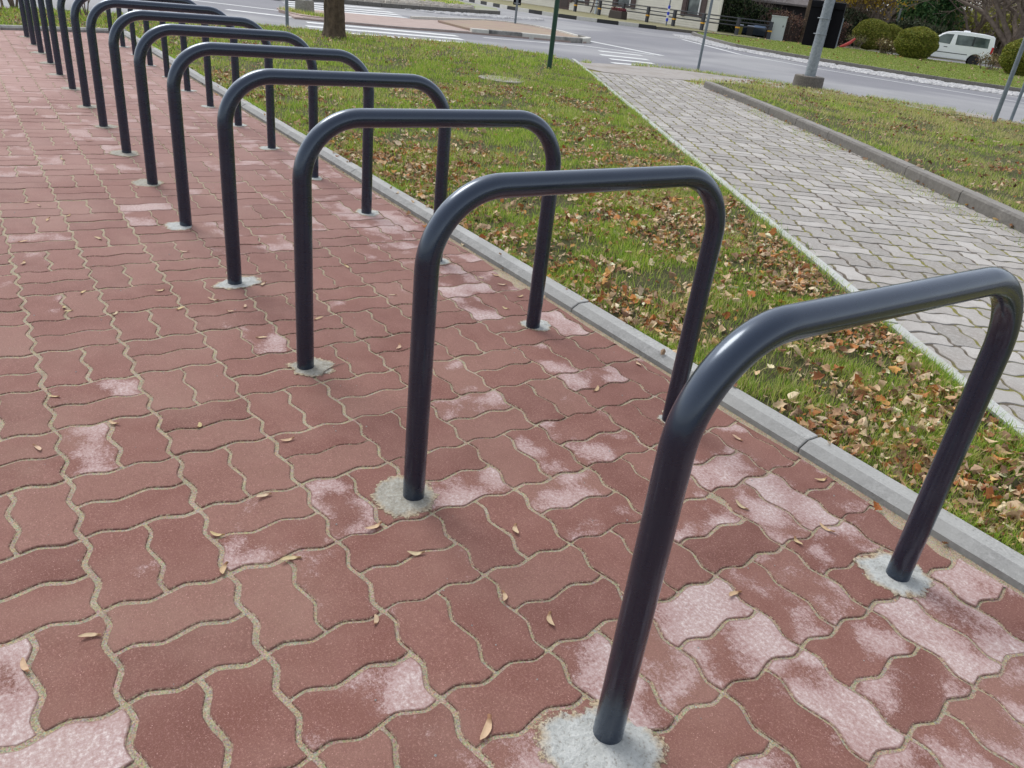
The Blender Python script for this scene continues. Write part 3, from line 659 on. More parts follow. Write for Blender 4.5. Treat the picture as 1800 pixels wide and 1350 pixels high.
for k, (x, y) in enumerate(SEEDS):
    V, F, c = SM[k % 6]
    o = mesh('maple_seed', V, F, LEAF, col=c*np.array([1, rng.uniform(.9, 1.05), rng.uniform(.8, 1.05), 1]), loc=(x, y, .0015))
    a = SANG.get(k); o.rotation_euler = (rng.normal(0, .08), rng.normal(0, .08), R(a) if a is not None else rng.uniform(0, 6.28)); s_ = rng.uniform(1.0, 1.4); o.scale = (s_,)*3
    q = max(0, int(round(x/.8634*2))); side = 'against the edge kerb' if y < -.1 else ('under the crossbar' if y < .9 else ('just left of the post foot' if y < 1.25 else ('well left of the post foot' if y < 1.55 else 'at the far left')))
    tag(o, 'tan maple seed %s, %s the %s bike stand' % (side, 'level with' if q % 2 == 0 else 'just beyond', ORDN[min(q//2, 14)]), 'maple seed', 'maple seeds scattered on the red paving')
o = bpy.data.objects['maple_seed.013'] if 'maple_seed.013' in bpy.data.objects else None
if o: o.scale = (1.5,)*3; o['label'] = 'largest orange brown maple seed on the red paving left of the nearest post foot'
b = MB(); b.tube([(0, 0, .002), (.03, .012, .004), (.06, .016, .003), (.10, .012, .002), (.13, .0, .002)], [.0012, .0015, .0015, .0012, .0008], 6)
o = b.build('twig', TWIG, loc=(1.62, .98, .002)); o.rotation_euler = (0, 0, R(-60)); tag(o, 'thin curved brown twig on the red paving by the third stand', 'twig')
# pebbles: loose white grit on the paving
gp_ = rng.uniform((-.4, -.2), (5, 2.3), (260, 2)); gp_ = gp_[seen(gp_, 0, 0)[0]]; b = MB()
for x, y in gp_:
    r = rng.uniform(.0012, .0035); V = [(x+r*a, y+r*b_, .001+r*.8*c_) for a, b_, c_ in ((1, 0, 0), (0, 1, 0), (-1, .2, 0), (0, -1, 0), (.1, 0, 1))]; b.add(V, [(0, 1, 4), (1, 2, 4), (2, 3, 4), (3, 0, 4)])
# sand crumbs spilled over the gap beside the edge kerb
o = b.build('grit', EDGE); tag(o, 'tiny pale grit crumbs scattered on the red paving', 'grit', kind='stuff')
P = np.column_stack([rng.uniform(-1, 9, 5200), -.262+rng.normal(0, .012, 5200)]); P = P[(P[:, 1] > -.274)]; b = MB()
for x, y in P:
    r = rng.uniform(.001, .0035)*(1 if x < 3 else 1.6); V = [(x+r*a, y+r*b_, -.004+r*.9*c_) for a, b_, c_ in ((1, 0, 0), (0, 1, 0), (-1, .2, 0), (0, -1, 0), (.1, 0, 1))]; b.add(V, [(0, 1, 4), (1, 2, 4), (2, 3, 4), (3, 0, 4)])
o = b.build('gravel', mottled('gravel', lin(120, 104, 84), lin(176, 158, 132), 90, .95, 0)); tag(o, 'loose sandy gravel in the gap along the edge kerb', 'gravel', kind='stuff')

# ------------------------------------------------------------------ bike stands
S = .8634; H = .8573; RAD = .0302; CR = .195
XL = [0, 1.001, 1.985, 2.993, 4.003, 4.98, 5.95, 6.985, 7.965, 8.985, 9.98, 10.945, 11.93, 12.80, 13.74]
XR = [0, 1.02, 2.008, 3.015, 4.025, 5.02, 6.04, 7.04, 8.06, 9.05, 10.08, 11.10, 12.15, 13.1, 14.1]
YL = [1.012, 1.003, 1.003, 1.004, 1.006, 1.0, .997, 1.003, 1.001, .999, 1.006, 1.002, 1.009, 1.015, 1.02]
def splat(r, seed, z, stretch=(1, 1), ofs=(0, 0)):
    rg = np.random.default_rng(seed); n = 56; V = [(0+ofs[0], 0+ofs[1], z+.0045)]; F = []; ph = rg.uniform(0, 6.28, 8); am = rg.normal(0, 1, 8)
    for k, q in enumerate((.3, .6, .85, 1.05, 1.3, 1.32)):
        for i in range(n):
            a = 2*math.pi*i/n; rr = r*(1+sum(.10/(j+1)**.8*am[j]*math.sin((j+1)*a+ph[j]) for j in range(8))*q+rg.normal(0, .035)*q)
            V.append((ofs[0]*(1-.0)+rr*q*math.cos(a)*stretch[0], ofs[1]+rr*q*math.sin(a)*stretch[1], z+(.0034, .0031, .0027, .0020, .0008, -.006)[k]+rg.normal(0, .0004)))
    F += [(0, 1+i, 1+(i+1) % n) for i in range(n)]
    for k in range(5): F += [(1+k*n+i, 1+(k+1)*n+i, 1+(k+1)*n+(i+1) % n, 1+k*n+(i+1) % n) for i in range(n)]
    return V, F
ORD = ['', 'second', 'third', 'fourth', 'fifth', 'sixth', 'seventh', 'eighth', 'ninth', 'tenth', 'eleventh', 'twelfth', 'thirteenth', 'fourteenth']
for k in range(15):
    xl, xr = XL[k]*S, XR[k]*S; yl, yr = YL[k], -.004-.0015*k
    cx, cy = (xl+xr)/2, (yl+yr)/2; yaw = math.atan2(xr-xl, yl-yr) ; wdt = math.hypot(xl-xr, yl-yr)
    root = empty('bike_stand', (cx, cy, 0), yaw)
    lab = 'dark navy bent tube bike stand nearest the camera, touching the right edge' if k == 0 else ('farthest dark bent tube bike stand at the back kerb end of the row' if k == 14 else 'dark bent tube bike stand, the %s from the near end of the row' % ORD[k])
    tag(root, lab, 'bike stand', 'bike stands in a row along the edge kerb')
    hw = wdt/2; n = 18; P = []
    P.append((0, hw, -.03)); P += [(0, hw, z) for z in (.0, .2, .45)]
    for i in range(n+1):
        a = math.pi/2*i/n; P.append((0, hw-CR+CR*math.cos(a), H-CR+CR*math.sin(a)))
    P += [(0, y, H) for y in (hw*.4, 0, -hw*.4)]
    for i in range(n+1):
        a = math.pi/2*i/n; P.append((0, -hw+CR-CR*math.sin(a), H-CR+CR*math.cos(a)))
    P += [(0, -hw, z) for z in (.45, .2, .0, -.03)]
    b = MB(); b.tube(P, RAD, 40, caps=True); o = b.build('tube_frame', PAINT, root, smooth=False); smooth_by_angle(o, 50)
    for sgn in (1, -1):
        left = sgn > 0; r = (.076 if left else .060)*random.uniform(.85, 1.15)
        of = {(0, True): (-.03, .035), (1, True): (.02, .025), (0, False): (0, -.005), (2, False): (.01, -.035), (1, False): (.01, -.03)}.get((k, left), (random.uniform(-.02, .02), random.uniform(-.02, .03)))
        if k == 0: r = .094 if left else .070
        V, F = splat(r, 900+k*2+(0 if left else 1), .0, (random.uniform(.85, 1.15), random.uniform(.9, 1.25)), of)
        o = mesh('concrete_footing', V, F, CEMW if (k in (0, 3, 4) and left) or (not left) else CEMG, root, True, loc=(0, hw*sgn, 0), attrs=dict(rim=np.r_[0, np.repeat([0, .1, .35, .75, 1.25, 1.3], 56)])); fixn(o)

# ------------------------------------------------------------------ trees, shrubs
def leafclump(P, size, cols, elong=1.6):
    n = len(P); d = rng.normal(0, 1, (n, 3)); d /= np.linalg.norm(d, axis=1)[:, None]; e = np.cross(d, rng.normal(0, 1, (n, 3))); e /= np.linalg.norm(e, axis=1)[:, None]+1e-9
    s = size*rng.uniform(.6, 1.4, n)[:, None] if np.isscalar(size) else size[:, None]
    V = np.stack([P-d*s*elong/2, P+e*s/2, P+d*s*elong/2, P-e*s/2], 1).reshape(-1, 3); i = np.arange(n)[:, None]*4
    return V, [i+np.array([[0, 1, 2, 3]])], np.repeat(cols, 4, 0)
def branches(b, p, d, L, r, depth, tips, spread=.6, up=.15, segs=3, kids=3, n=7, rg=random, mn=.004):
    pts = [Vector(p)]; dd = Vector(d).normalized(); rads = [r]
    for k in range(segs):
        dd = (dd+Vector((rg.gauss(0, .14), rg.gauss(0, .14), rg.gauss(0, .1)+up*.3))).normalized(); pts.append(pts[-1]+dd*L/segs); rads.append(max(mn, r*(1-.45*(k+1)/segs)))
    b.tube(pts, rads, n, caps=False)
    if depth == 0: tips.append(tuple(pts[-1])); return
    for k in range(kids):
        t = rg.uniform(.45, 1) if k else 1.0; q = pts[0]
        idx = min(segs-1, int(t*segs)); q = pts[idx].lerp(pts[idx+1], t*segs-idx) if t < 1 else pts[-1]
        nd = (dd+Vector((rg.gauss(0, spread), rg.gauss(0, spread), rg.gauss(0, spread*.5)+up))).normalized()
        branches(b, q, nd, L*rg.uniform(.6, .82), max(mn, r*.52), depth-1, tips, spread, up, max(2, segs-1), kids, max(4, n-1), rg, mn)
def trunk_mesh(h, r0, r1, flare=.35, n=44, m_=34, lean=(0, 0), seed=0):
    rg = np.random.default_rng(seed); V = []; F = []; ph = rg.uniform(0, 6.28, 6); cr = rg.normal(0, 1, (n,))
    for j in range(m_+1):
        t = j/m_; z = h*t**1.4; rr = r0+(r1-r0)*t+r0*flare*math.exp(-z/(.5*r0+.05)); cr = cr*.86+rg.normal(0, .5, n)
        for i in range(n):
            a = 2*math.pi*i/n; q = rr*(1+.05*math.sin(3*a+ph[0]+z)+.07*math.exp(-z*4)*math.sin(5*a+ph[1]))+r0*.045*cr[i]
            V.append((q*math.cos(a)+lean[0]*z, q*math.sin(a)+lean[1]*z, z-.03))
    for j in range(m_):
        for i in range(n): F.append((j*n+i, j*n+(i+1) % n, (j+1)*n+(i+1) % n, (j+1)*n+i))
    F.append(tuple(m_*n+i for i in range(n))); return V, F
def bark_tree(loc, h, r, label, crown_h, leaf=None, lean=(0, 0), seed=1, depth=4, kids=3, nl=6, lsize=.07, spread=.6, name='tree', limbs=6, grp=None, bl=1.6, low=.0, up=.15, mn=.006):
    rg = random.Random(seed); root = empty(name, loc); tag(root, label, 'tree', grp)
    V, F = trunk_mesh(h, r, r*.72, seed=seed, lean=lean, m_=34 if r < .3 and loc[0] < 16 else 14, n=60 if loc[0] < 16 else 20); o = mesh('trunk', V, F, BARK, root, True)
    b = MB(); tips = []; top = Vector((lean[0]*h, lean[1]*h, h-.1))
    for k in range(limbs):
        a = 6.283*k/limbs+rg.uniform(-.3, .3); z = h*(1-low*rg.random()) ; p = Vector((lean[0]*z, lean[1]*z, z-.1))
        branches(b, p, (math.cos(a)*.8, math.sin(a)*.8, rg.uniform(.5, 1.3)), bl*rg.uniform(.8, 1.2), r*.42, depth, tips, spread, up, rg=rg, kids=kids, mn=mn)
    b.build('limb', TWIG if loc[0] > 16 else BARK, root, smooth=True)['kind'] = 'stuff'
    if leaf:
        T_ = np.array(tips); P = np.repeat(T_, nl, 0)+rng.normal(0, lsize*3, (len(T_)*nl, 3)); V, F, C = leafclump(P, lsize, pal(leaf, len(P)))
        mesh('crown', V, F, FOLI, root, col=C)
    return root
bark_tree((14.45, -4.2, 0), 3.2, .185, 'dark rough barked tree trunk standing in the lawn by the zebra crossing', 5, [(150,120,60),(120,110,50)], seed=3, depth=3, limbs=6, nl=2, bl=1.8)

def ball(name, loc, r, hgt, label, seed, cat='bush', grp='clipped round bushes'):
    root = empty(name, loc); tag(root, label, cat, grp); rg = np.random.default_rng(seed)
    n = 24000; d = rg.normal(0, 1, (n, 3)); d /= np.linalg.norm(d, axis=1)[:, None]
    lump = 1+.025*np.sin(d[:, 0]*5+seed)*np.cos(d[:, 1]*4)+.03*np.sin(d[:, 2]*9+seed)
    rr = rg.uniform(.9, 1.0, n)**.6*lump; P = d*rr[:, None]*np.array([r, r, hgt/2]); P[:, 2] += hgt/2; P = P[P[:, 2] > .02]
    C = pal([(122,132,52),(140,142,60),(98,112,44),(154,150,70),(110,110,50)], len(P), .15)
    V, F, CC = leafclump(P, .045, C, 1.8); mesh('foliage', V, F, FOLI, root, col=CC)
    # inner dark twigs
    b = MB(); 
    for k in range(26):
        a = rg.uniform(0, 6.28); e = rg.uniform(.2, 1.4); L = .8; b.tube([(0, 0, .0), (math.cos(a)*math.cos(e)*r*L*.5, math.sin(a)*math.cos(e)*r*L*.5, .1+math.sin(e)*hgt*.35), (math.cos(a)*math.cos(e)*r*L, math.sin(a)*math.cos(e)*r*L, .15+math.sin(e)*hgt*.7)], [.035, .022, .01], 5)
    b.build('stems', BARK, root)
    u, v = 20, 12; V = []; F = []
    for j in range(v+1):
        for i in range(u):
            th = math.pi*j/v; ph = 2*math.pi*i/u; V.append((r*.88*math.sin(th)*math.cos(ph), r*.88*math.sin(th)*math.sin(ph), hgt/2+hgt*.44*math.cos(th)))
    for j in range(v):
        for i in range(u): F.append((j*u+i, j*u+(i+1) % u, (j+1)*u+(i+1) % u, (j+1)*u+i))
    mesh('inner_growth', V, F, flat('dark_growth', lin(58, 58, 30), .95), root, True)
    return root
LZ = .11
ball('round_bush', (28.02, -41.67, LZ-.03), 1.0, 1.6, 'clipped olive green ball bush right of the black hooded sign', 1)
ball('round_bush', (30.3, -47.0, LZ), .85, 1.45, 'smaller clipped ball bush half hidden behind the left ball bush', 2)
ball('round_bush', (22.64, -37.38, LZ-.03), 1.0, 1.46, 'largest clipped olive ball bush in front of the white van', 3)
ball('round_bush', (16.5, -35.4, LZ-.03), .95, 1.5, 'clipped ball bush at the right edge of the photo behind a grey post', 4)

def shrub(name, loc, r, h, n, leaf, label, cat='shrub', stems=14, lsize=.05, twig=TWIG, grp=None, seed=0, flower=None, sr=.02, depth=2, nl=10):
    rg = random.Random(seed); root = empty(name, loc); tag(root, label, cat, grp); b = MB(); tips = []
    for k in range(stems):
        a = rg.uniform(0, 6.28); q = rg.uniform(0, .7)*r; p = (q*math.cos(a), q*math.sin(a), 0)
        branches(b, p, (math.cos(a)*r*.5/h, math.sin(a)*r*.5/h, 1), h*.5, sr, depth, tips, .5, .25, rg=rg, kids=3, n=5, mn=.004)
    b.build('stems', twig, root)['kind'] = 'stuff'
    T_ = np.array(tips)
    if leaf:
        P = np.repeat(T_, nl, 0)+rng.normal(0, lsize*2.2, (len(T_)*nl, 3)); P[:, 2] = np.abs(P[:, 2]); V, F, C = leafclump(P, lsize, pal(leaf, len(P))); mesh('foliage', V, F, FOLI, root, col=C)
    if flower:
        k = rng.choice(len(T_), min(len(T_), flower[1])); V, F, C = leafclump(np.repeat(T_[k], 5, 0)+rng.normal(0, .02, (len(k)*5, 3)), .07, pal([flower[0]], len(k)*5)); mesh('flower', V, F, FOLI, root, col=C)
    return root
shrub('rose_shrub', (24.6, -38.2, LZ), .9, .6, 0, [(112,104,60),(140,120,80),(92,74,50)], 'low rose shrub with cream blooms between the two left ball bushes', stems=26, seed=5, flower=((236,226,190), 16), grp='rose shrubs on the roundabout lawn', cat='rose shrub', lsize=.045, nl=4)
shrub('rose_shrub', (18.7, -37.2, LZ), .7, .55, 0, [(120,96,70),(108,100,62)], 'low reddish rose shrub right of the white van rear', stems=16, seed=6, flower=((240,232,200), 5), grp='rose shrubs on the roundabout lawn', cat='rose shrub', lsize=.045, nl=4)
shrub('rose_shrub', (27.9, -40.2, LZ), .5, .6, 0, [(130,128,80),(104,96,60)], 'small yellowish rose shrub left of the leftmost ball bush', stems=10, seed=7, grp='rose shrubs on the roundabout lawn', cat='rose shrub', lsize=.045, nl=4)
shrub('bare_shrub', (15.95, .84, 0), .5, 1.5, 0, None, 'bare many stemmed brown shrub on the lawn behind the far bike stands', stems=9, seed=8, sr=.022, depth=2)
shrub('bare_shrub', (15.4, -.15, 0), .25, .9, 0, [(150,92,52)], 'small twiggy shrub with a few russet leaves seen between far bike stand legs', stems=5, seed=9, sr=.012, depth=1, nl=3)
tagc = 'tree'
# hedge of bare reddish twigs behind the roundabout lawn
def hedge(name, p0, p1, h, wdt, cols, label, n=9000, lsize=.09, cat='hedge', stems=60, core=None, hvar=.2):
    p0 = np.array(p0); p1 = np.array(p1); root = empty(name, (*p0, 0)); tag(root, label, cat); d = p1-p0; L = np.hypot(*d); t = d/L; nn = np.array([-t[1], t[0]])
    s = rng.uniform(0, L, n); o_ = rng.normal(0, wdt/2.6, n); z = h*rng.random(n)**.75*(1+hvar*(np.sin(s*1.7)+np.sin(s*.7+2))*.5)
    P = np.column_stack([s[:, None]*t+o_[:, None]*nn, z]); V, F, C = leafclump(P, lsize, pal(cols, n, .2)); mesh('foliage', V, F, FOLI, root, col=C)
    b = MB(); rg = random.Random(4)
    for k in range(stems):
        q = rg.uniform(0, L)*t+rg.uniform(-.3, .5)*wdt*nn; branches(b, (q[0], q[1], 0), (rg.gauss(0, .3), rg.gauss(0, .3), 1), h*.55, .03, 2, [], .5, .2, rg=rg, kids=2, n=5, mn=.008)
    b.build('stems', TWIG, root)['kind'] = 'stuff'
    if core:
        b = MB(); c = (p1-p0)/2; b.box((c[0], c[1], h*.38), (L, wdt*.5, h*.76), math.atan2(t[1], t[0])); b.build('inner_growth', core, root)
    return root
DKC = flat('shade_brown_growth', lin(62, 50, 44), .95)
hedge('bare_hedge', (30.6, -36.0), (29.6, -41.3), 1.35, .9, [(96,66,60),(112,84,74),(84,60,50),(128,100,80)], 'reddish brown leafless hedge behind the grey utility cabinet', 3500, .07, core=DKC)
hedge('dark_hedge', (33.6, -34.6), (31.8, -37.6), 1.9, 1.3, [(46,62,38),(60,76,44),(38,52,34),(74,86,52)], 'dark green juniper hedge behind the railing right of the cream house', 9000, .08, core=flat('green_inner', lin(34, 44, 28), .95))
hedge('dark_hedge', (34.5, -47.0), (28.8, -50.5), 1.9, 1.6, [(58,70,48),(48,60,42),(78,86,60)], 'dark green shrubbery mass behind the left ball bushes', 7000, .1, core=flat('green_inner2', lin(34, 42, 30), .95))
bark_tree((29.9, -38.4, 0), 3.6, .40, 'thick brown tree trunk left of the black hooded sign', 6, [(150,120,50),(120,84,50)], seed=12, depth=3, limbs=5, nl=2, bl=1.8, low=.3, lsize=.09)
shrub('yellow_shrub', (34.2, -48.2, 0), 1.7, 3.4, 0, [(176,146,40),(150,128,48),(192,164,60)], 'yellow leaved autumn shrub right of the black hooded sign', stems=20, seed=14, sr=.04, depth=3, nl=9, lsize=.10)
shrub('yellow_shrub', (36.0, -42.0, 0), 1.6, 3.2, 0, [(168,140,44),(150,120,50)], 'yellow leaved shrub just left of the thick trunk', stems=16, seed=15, sr=.04, depth=3, nl=7, lsize=.10)
shrub('russet_shrub', (38.4, -41.6, 0), 2.2, 3.8, 0, [(140,74,52),(120,66,50),(160,110,70)], 'russet leaved tall shrub above the grey utility cabinet', stems=20, seed=16, sr=.04, depth=3, nl=5, lsize=.09)
def conifer(loc, r, h, label, cols, seed, n=22000):
    root = empty('conifer', loc); tag(root, label, 'conifer'); rg = np.random.default_rng(seed)
    z = rg.random(n)**.8; a = rg.uniform(0, 6.283, n); prof = np.sin(np.pi*np.clip(z*.86+.14, 0, 1))**.55; lob = 1+.22*np.sin(a*5+z*9)+.12*np.sin(a*11+z*23)
    rr = r*prof*lob*rg.random(n)**.25; P = np.column_stack([rr*np.cos(a), rr*np.sin(a), .1+z*h]); V, F, C = leafclump(P, .10, pal(cols, n, .2), 2.2); mesh('crown', V, F, FOLI, root, col=C)
    V, F = trunk_mesh(h*.9, .2, .05, n=12, m_=10); mesh('trunk', V, F, BARK, root, True)
    return root
conifer((31.6, -52.8, 0), 1.75, 6.0, 'broad dark green conifer behind the van and ball bush', [(66,104,62),(84,122,70),(54,88,52),(108,140,86)], 3)
bark_tree((28.6, -52.4, 0), 2.6, .24, 'leaning bare tree between the conifer and the van roof', 6, [(120,112,60)], lean=(-.25, -.32), seed=21, depth=4, limbs=5, nl=1, bl=1.9, low=.7, spread=.7, lsize=.07, mn=.012)
bark_tree((23.6, -48.6, 0), 1.6, .42, 'large bare spreading tree right of the van with limbs forking low', 7, [(110,100,64),(130,104,70)], lean=(-.05, -.05), seed=24, depth=4, kids=4, limbs=7, nl=1, bl=2.3, low=.4, spread=.65, lsize=.06, up=.05, mn=.012)
bark_tree((27.2, -56.2, 0), 2.2, .2, 'slender bare tree behind the van roof', 6, [(120,100,70)], seed=27, depth=4, limbs=5, nl=1, bl=1.8, low=.5, spread=.6, lsize=.07, mn=.012)
shrub('yellow_green_shrub', (28.4, -55.4, 0), 1.8, 2.6, 0, [(150,150,60),(130,134,56)], 'yellow green shrub seen between conifer and leaning tree above the van', stems=16, seed=30, sr=.04, depth=3, nl=5, lsize=.1)
# far wood: one mass nobody could count
def wood():
    b = MB(); tips = []; rg = random.Random(77)
    pts = [(58,-44),(54,-52),(52,-58),(50,-62),(46,-66),(44,-70),(40,-72),(38,-76),(34,-78),(31,-80),(28,-82),(24,-82),(21,-82),(47,-56),(43,-60),(39,-64),(36,-68),(33,-70),(27,-74),(23,-74),(19,-76),(30,-66),(17,-80),(62,-40),(66,-36)]
    for x, y in pts:
        for q in range(2):
            px, py = x+rg.uniform(-2, 2), y+rg.uniform(-2, 2); b.tube([(px, py, 0), (px+.1, py, 2.5)], [.22, .18], 6)
            for k in range(5):
                a = 6.28*k/5+rg.random(); branches(b, (px, py, rg.uniform(.6, 2.5)), (math.cos(a)*.8, math.sin(a)*.8, rg.uniform(.4, 1.2)), 2.6, .09, 3, tips, .6, .12, rg=rg, kids=3, n=4, mn=.022)
    T_ = np.array(tips); P = np.repeat(T_, 3, 0)+rng.normal(0, .35, (len(T_)*3, 3)); V, F, C = leafclump(P, .13, pal([(134,122,110),(150,134,118),(116,106,94),(140,126,98),(124,120,92)], len(P), .2), 2.5)
    n0 = len(b.v); VV = np.vstack([np.array(b.v), V]); ff = [tuple(f) for f in b.f]+[tuple(int(i)+n0 for i in r_) for r_ in F[0]]
    br = np.tile(np.array(lin(136, 124, 114)), (n0, 1)); return mesh('distant_wood', VV, ff, FOLI, col=np.vstack([br, C]))
tag(wood(), 'brown grey mass of leafless trees in the far background', 'wood', kind='stuff')
P = np.column_stack([rng.uniform(-60, 5, 15000)*0+rng.uniform(0, 1, 15000), rng.random(15000)])
line = np.array([(75,-40),(60,-58),(50,-72),(36,-84),(18,-90),(8,-88)], float); L = np.r_[0, np.cumsum(np.hypot(*np.diff(line, axis=0).T))]; s = P[:, 0]*L[-1]
Q = np.column_stack([np.interp(s, L, line[:, 0])+rng.normal(0, 1.2, 15000), np.interp(s, L, line[:, 1])+rng.normal(0, 1.2, 15000), P[:, 1]**1.1*(4.2+1.2*np.sin(s*.35)+.7*np.sin(s*1.1))])
V, F, C = leafclump(Q, .5, pal([(112,104,86),(130,118,100),(102,102,76),(96,90,78),(122,116,108)], 15000, .2), 1.5)
tag(mesh('distant_thicket', V, F, FOLI, col=C), 'dense far thicket closing the view behind the garden', 'thicket', kind='stuff')

# ------------------------------------------------------------------ roundabout lawn, kerbs, markings
RK = [(28.9,-28.6),(27.4,-27.3),(24.88,-25.5),(21.66,-23.55),(18.28,-23.3),(14.66,-23.5),(12.74,-24.0),(10.9,-25.0),(8,-28)]
LB = [(28.6,-30.2),(28.2,-32.0),(27.7,-34.8),(27.12,-37.37),(25.9,-38.6),(24.3,-38.9),(22.5,-39.9),(21.1,-41.0),(19.2,-42.4),(14,-43)]
soil('roundabout_lawn', [(x, y-.14) for x, y in RK]+LB[::-1], .11, TURF)
kerb_obj('roundabout_kerb', KERBM, RK, [(0, -.1), (0, .105), (.02, .125), (.16, .125), (.16, -.1)][::1], seg=1.0, gap=.01)
parts = []
RL = [(x, y-.2) for x, y in RK]+LB[::-1]
P = scatter(RL, 240, margin=60); n = len(P)
parts.append(blades(P, np.full(n, .11), rng.uniform(.02, .055, n), rng.uniform(.02, .035, n), pal([(132,150,66),(148,166,76),(112,132,54),(160,170,96),(166,160,106)], n), False, .8))
V, F, C = join(parts); tag(mesh('roundabout_grass', V, F, GRASS, col=C), 'bright short grass of the roundabout island', 'grass', kind='stuff')
P = scatter(RL, .8, margin=60); V, F, C = join(place_leaves(P, np.full(len(P), .15), rng.uniform(.08, .14, len(P)), pal(LCOL, len(P)))); tag(mesh('island_leaf_litter', V, F, LEAF, col=C), 'few pale leaves on the roundabout grass', 'leaves', kind='stuff')
o = sheet('garden_ground', [[(32.5,-34),(90,-34),(90,-140),(-10,-140),(-10,-60),(18,-56),(24.5,-52.5),(29.0,-44.5),(30.2,-38.0)]], mottled('garden_soil', lin(84, 78, 60), lin(100, 104, 66), .8, .95, .2, .03), -.004); struct(o)
# pale sett strip along the roundabout kerb
def stones(name, poly, n, size, mat, z, kind='structure', hgt=.05, seed=0):
    rg = np.random.default_rng(seed); pa = np.array(poly); P = rg.uniform(pa.min(0), pa.max(0), (n, 2)); P = P[inpoly(P, poly)]; b = MB()
    for x, y in P:
        r = size*rg.uniform(.6, 1.3); a0 = rg.uniform(0, 6.28); m_ = 6; ring = [(x+r*math.cos(a0+6.283*i/m_)*rg.uniform(.8, 1.1), y+r*math.sin(a0+6.283*i/m_)*rg.uniform(.8, 1.1)) for i in range(m_)]
        hh = hgt*rg.uniform(.6, 1.2); V = [(px, py, z) for px, py in ring]+[(x+(px-x)*.7, y+(py-y)*.7, z+hh) for px, py in ring]; b.add(V, [(i, (i+1) % m_, m_+(i+1) % m_, m_+i) for i in range(m_)]+[tuple(range(m_, 2*m_))])
    o = b.build(name, mat); struct(o); return o
SETT = mottled('pale_setts', lin(176, 174, 172), lin(206, 206, 206), 4, .85, 0, .01, 0, 20)
SS = [(27.2,-25.5),(26.9,-27.0),(24.9,-25.4),(21.7,-23.4),(18.3,-23.15),(14.66,-23.3),(12.74,-23.8),(11,-24.8),(9.5,-23.6),(12.2,-21.5),(15.0,-21.1),(18.2,-21.4),(21.5,-22.2),(24.9,-23.8)]
sheet('sett_strip', [SS], mottled('sett_bed', lin(150, 150, 152), lin(180, 180, 180), 5, .9, 0), -.004)['kind'] = 'structure'
stones('setts', SS, 11000, .085, SETT, -.004, hgt=.03, seed=2)

# raised crossing island with black and white kerb, and the small lamp island
ISL = [(18.9,-5.0),(18.47,-5.99),(18.3,-7.68),(18.4,-9.73),(18.19,-11.38),(17.95,-12.5),(18.1,-13.2),(18.6,-13.75),(19.3,-13.95),(21.2,-14.6),(23.0,-14.95),(24.0,-14.2),(24.0,-13.2),(22.9,-11.33),(22.0,-9.6),(22.2,-8.25),(22.4,-7.0),(22.0,-5.6)]
PINK = mottled('pinkish_brick_paving', lin(160, 140, 132), lin(178, 160, 150), 2.5, .9, .2, .01, 0, 30)
o = sheet('island_paving', [[(x, y) for x, y in ISL]], PINK, .03, thick=.05); struct(o)
o = sheet('island_bed', [[(18.5,-9.8),(18.35,-11.38),(18.1,-12.5),(18.25,-13.1),(18.75,-13.55),(19.3,-13.75),(21.1,-14.3),(22.8,-14.6),(23.7,-14.0),(23.6,-13.2),(22.4,-11.5),(21.4,-10.2)]], mottled('dirty_brick', lin(150, 126, 116), lin(160, 146, 120), 1.5, .95, .3, .01, 0, 30), .085, thick=.05); struct(o)
kp = [(18.42,-9.6),(18.2,-11.38),(17.95,-12.5),(18.1,-13.25),(18.6,-13.8),(19.3,-14.0)]
B = kerb_run('x', None, kp, [(0, -.05), (0, .11), (-.02, .125), (-.15, .125), (-.15, -.05)], seg=1.0, gap=.01, mats=True, first=-.5)
struct(B[0].build('island_kerb_white', MARK_W)); 
if B[1].v: struct(B[1].build('island_kerb_black', mottled('half_worn_kerb', lin(70, 70, 70), lin(190, 188, 180), 3, .85, 0)))
B = kerb_run('x', None, [(18.95,-5.2),(18.47,-6.2),(18.3,-7.68),(18.42,-9.55)], [(0, -.05), (0, .035), (-.12, .035), (-.12, -.05)], seg=1.0, gap=.02); struct(B[0].build('crossing_kerb', flat('grey_kerb', lin(110, 108, 106), .85)))  # one even grey for the whole crossing kerb
B = kerb_run('x', None, [(19.3,-14.0),(21.2,-14.65),(23.0,-15.0),(24.1,-14.2),(24.05,-13.2),(22.95,-11.33),(22.05,-9.6)], [(0, -.05), (0, .10), (-.12, .10), (-.12, -.05)], seg=1.0, gap=.01); struct(B[0].build('island_back_kerb', MARK_W))
SI = [(22.4,-5.9),(21.4,-6.5),(19.5,-6.3),(19.2,-5.75),(19.5,-5.35),(20.8,-5.25)]
soil('lamp_island', SI, .05, PINK)
P = along([(21.0,-5.5),(20,-5.6),(19.4,-6.0)], 700, .12); n = len(P); V, F, C = join([blades(P, np.full(n, .05), rng.uniform(.04, .12, n), rng.uniform(.01, .02, n), pal(GCOL+DRY, n), False, .8)]); tag(mesh('island_weeds', V, F, GRASS, col=C), 'weeds around the concrete base of the lamp post', 'grass', kind='stuff')
